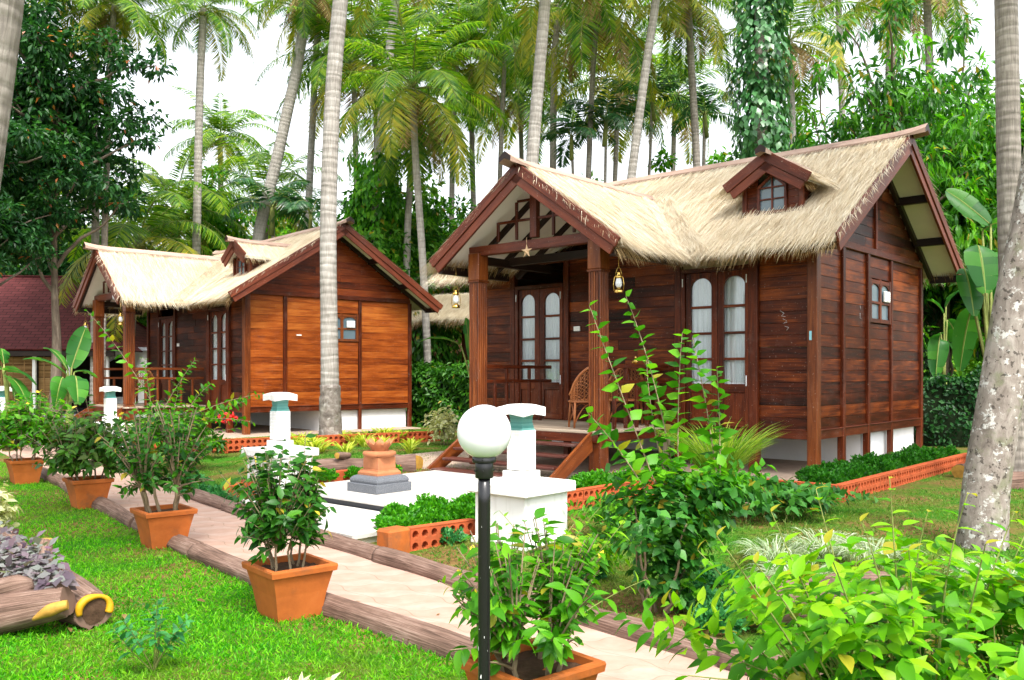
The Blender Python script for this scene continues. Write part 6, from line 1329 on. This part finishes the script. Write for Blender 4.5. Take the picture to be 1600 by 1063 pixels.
def stump():
    """fallen-trunk planter at the left, modelled as one lofted trunk with a forked front"""
    Y = 6.0; b = np.array([-3.45, 5.95, -.16]); root = thing('stump_planter', 'fallen trunk shaped planter with yellow cut ends at the left edge', 'planter', b)
    L = lambda px, py, Y: at(px, py, Y)-b
    def limb(nm, pts, rad, sd, hs=1.0):
        P = cr(np.array(pts), 30); rg = np.random.default_rng(sd); n = 28; a = np.arange(n)*2*pi/n; rn = np.ones((30, n))
        for f, am in ((3, .06), (8, .04), (13, .04), (17, .03)): rn += am*np.sin(a*f+rg.uniform(0, 6)+np.linspace(0, rg.uniform(-2, 2), 30)[:, None])
        m = MB(); m.tube(P, np.interp(np.linspace(0, 1, 30), np.linspace(0, 1, len(rad)), rad), n, rn=rn); return m.build(nm, M['log'], root), P
    limb('log', [L(-120, 978, 5.6), L(0, 960, 5.56), L(106, 940, 5.55)], [.14, .125, .09], 3)
    limb('log', [L(-60, 893, 6.6), L(55, 914, 6.25), L(110, 937, 5.95), L(147, 954, 5.68)], [.16, .17, .15, .115], 4)
    limb('log', [L(-90, 852, 7.0), L(0, 848, 6.95), L(42, 868, 6.7)], [.13, .11, .06], 5)
    limb('log', [L(60, 880, 6.5), L(70, 846, 6.6)], [.10, .055], 6)
    limb('log', [L(-10, 930, 5.65), L(30, 918, 5.62), L(52, 912, 5.65)], [.10, .085, .03], 7)
    E_ = L(147, 954, 5.68); d_ = nrm(E_-L(110, 937, 5.95)); x_ = nrm(np.cross(d_, (0, 0, 1))); z_ = np.cross(x_, d_); al = np.linspace(-.15, pi+.3, 30)
    m = MB(); m.tube([E_+d_*.008+.096*(1+.05*sin(3*q))*(x_*cos(q)+z_*sin(q)) for q in al], .020+.006*np.sin(al*2.3), 10); m.build('cut_face', M['yellow'], root)
    m = MB(); cut_end(m, E_+d_*.004, d_, .085); m.build('hollow', M['soil'], root)  # flat dark disc on the log end; hollow shade put into its colour
    m = MB(); m.tube(bez(L(52, 968, 5.46), L(80, 950, 5.45), L(106, 945, 5.48), 12), np.concatenate([np.linspace(.012, .04, 6), np.linspace(.04, .03, 6)]), 10); m.build('cut_face', M['ochre'], root)
    m = MB(); m.lathe(L(70, 843, 6.6), [(.0, .0), (.052, .002)], 16); m.build('cut_face', M['ochre'], root)
    rg = np.random.default_rng(9); n = 640; f = rg.random(n); px = -30+115*f+rg.normal(0, 12, n); py = 862+45*f+rg.normal(0, 16, n); P = np.array([L(x, y-10-8*rg.random(), 6.12+(880-y)*.008) for x, y in zip(px, py)])
    m = MB(); m.scat(leaf_t(.75, 2, .1, .2, base=.3), P, nrm(rdir(rg, n)*[1, 1, .4]+[0, -.3, .0]), nrm(rdir(rg, n)*.5+[0, -.3, 1]), .075*rg.uniform(.6, 1.3, n), 0, True)
    n = 16; px = rg.uniform(60, 108, n); py = rg.uniform(895, 925, n); P = np.array([L(x, y, 5.62) for x, y in zip(px, py)]); m.scat(leaf_t(.75, 2, .1, .2, base=.3), P, nrm(rdir(rg, n)*[1, 1, .3]+[.2, -.5, -.1]), nrm(rdir(rg, n)*.4+[0, -.5, 1]), .10*rg.uniform(.7, 1.2, n), 0, True); m.build('foliage', M['l_purple'], root)
stump()
# ------------------------------------------------------------------ more depth in the wood behind
for i, a in enumerate([
 ('bright leafy tree low between leaning palm and slim palm', TB, 368, 40, (1.5, 1.4, .85), 1.2), ('bright leafy tree low behind the left cottage porch ridge', TB, 225, 42, (1.7, 1.5, .8), 2.2),
 ('yellow green tree between the pale trunk and big crowned palm', TY, 615, 37, (1.2, 1.2, 1.15), 3.2), ('bright leafy tree behind the hedge between cottages', TB, 690, 36, (1.4, 1.3, .95), 4.2),
 ('green tree filling the gap left of the porch gable', TG, 640, 42, (1.4, 1.3, 1.25), 5.2), ('bright leafy tree just behind the porch ridge', TB, 880, 40, (1.5, 1.4, 1.2), .7),
 ('mid green tree behind the white trunk', TG, 810, 44, (1.2, 1.2, 1.25), 1.7), ('bright leafy tree left of the vine covered trunk', TB, 1125, 36, (1.4, 1.3, 1.25), 2.7),
 ('tall green tree behind the dormer and vine trunk', TG, 1225, 34, (1.1, 1.1, 1.5), 3.7), ('tall open green tree over the right gable peak', TR, 1480, 23, (1.1, 1, 1.2), 4.7),
 ('yellow green tree far behind the bamboo blinds', TY, 120, 46, (1.6, 1.4, 1.0), 5.7), ('bright leafy tree beside the ringed grey palm', TB, 1540, 22, (1.2, 1.1, 1.1), 1.0)]): tr(*a)
for a in [
 ('tall palm with wide crown behind the big crowned palm, left side', 36, [(590, 420), (588, 200), (584, 60)], 9, 0, 1.15, 'palmdark', .3), ('tall palm with wide crown behind the big crowned palm, right side', 36, [(705, 420), (708, 200), (716, 40)], 9, 2, 1.15, 'palmdark', 1.3),
 ('distant palm crown behind the white trunk', 40, [(818, 420), (815, 250), (812, 150)], 8, 0, 1.1, 'palmdark', 2.3), ('distant palm with yellow fronds right of the darker trunk', 34, [(958, 420), (962, 250), (968, 120)], 8, 3, 1.1, 'palmdark', 3.3),
 ('distant palm with arching fronds left of the grey palm', 40, [(1050, 420), (1052, 250), (1055, 150)], 8, 1, 1.05, 'palmdark', 4.3), ('distant light palm low over the left cottage ridge', 40, [(410, 450), (414, 380), (420, 300)], 9, 1, 1.1, 'palmdark', 5.3)]: palm(*a)
def litter():
    rg = np.random.default_rng(5); n = 46; y = rg.uniform(3.6, 12, n); x = nearx(y)+rg.uniform(-3.0, 1.0, n); z = gz(x, y)+np.where(x > nearx(y)+.1, .012, .04); mb = MB()
    mb.scat(L_OV, np.stack([x, y, z], 1), nrm(rdir(rg, n)*[1, 1, 0]+1e-3), nrm(rdir(rg, n)*.4+[0, 0, 1]), rg.uniform(.035, .075, n)); tag(mb.build('fallen_leaves', M['l_palmdry']), 'dry brown leaves fallen on the lawn and the path', 'leaves', kind='stuff')
litter()

tb_ = MB(); hh_ = np.linspace(-.15, 1.42, 26); rg = np.random.default_rng(3); tb_.tube(np.stack([hh_*-.012, 0*hh_, hh_], 1), .222+.09*np.exp(-(hh_+.15)*2.4)-.012*hh_, 20, rn=1+.05*rg.normal(0, 1, (26, 20))).build('trunk_base', M['rootbark'], T4)
b = on(1250, 800); q = plant('low_shrub', 'sprawling low shrub with broad leaves before the brick corner, right part', 'shrub', b); shrub(q, np.random.default_rng(163), (0, 0, .16), (.85, .5, .17), 90, L_HEART, .095, 6, [M['l_teal']], M['greentwig'], 7, .006, .4, .8, .8, .1, .3, base_r=.3, zmin=-.3)
b = on(980, 840); q = plant('low_shrub', 'low bright green bush between the nearest pillar and the tall shrub', 'shrub', b); shrub(q, np.random.default_rng(164), (0, 0, .22), (.5, .4, .24), 120, L_OV, .075, 7, [M['l_bright']], M['greentwig'], 7, .006, .4, .8, .8, .1, .3, base_r=.2, zmin=-.3)
b = on(905, 905); q = plant('low_shrub', 'lime green low plant right of the nearest potted shrub', 'shrub', b); shrub(q, np.random.default_rng(165), (0, 0, .2), (.38, .3, .22), 90, L_BIG, .085, 6, [M['l_lime']], M['greentwig'], 6, .006, .4, .8, .8, .1, .3, base_r=.12, zmin=-.3)
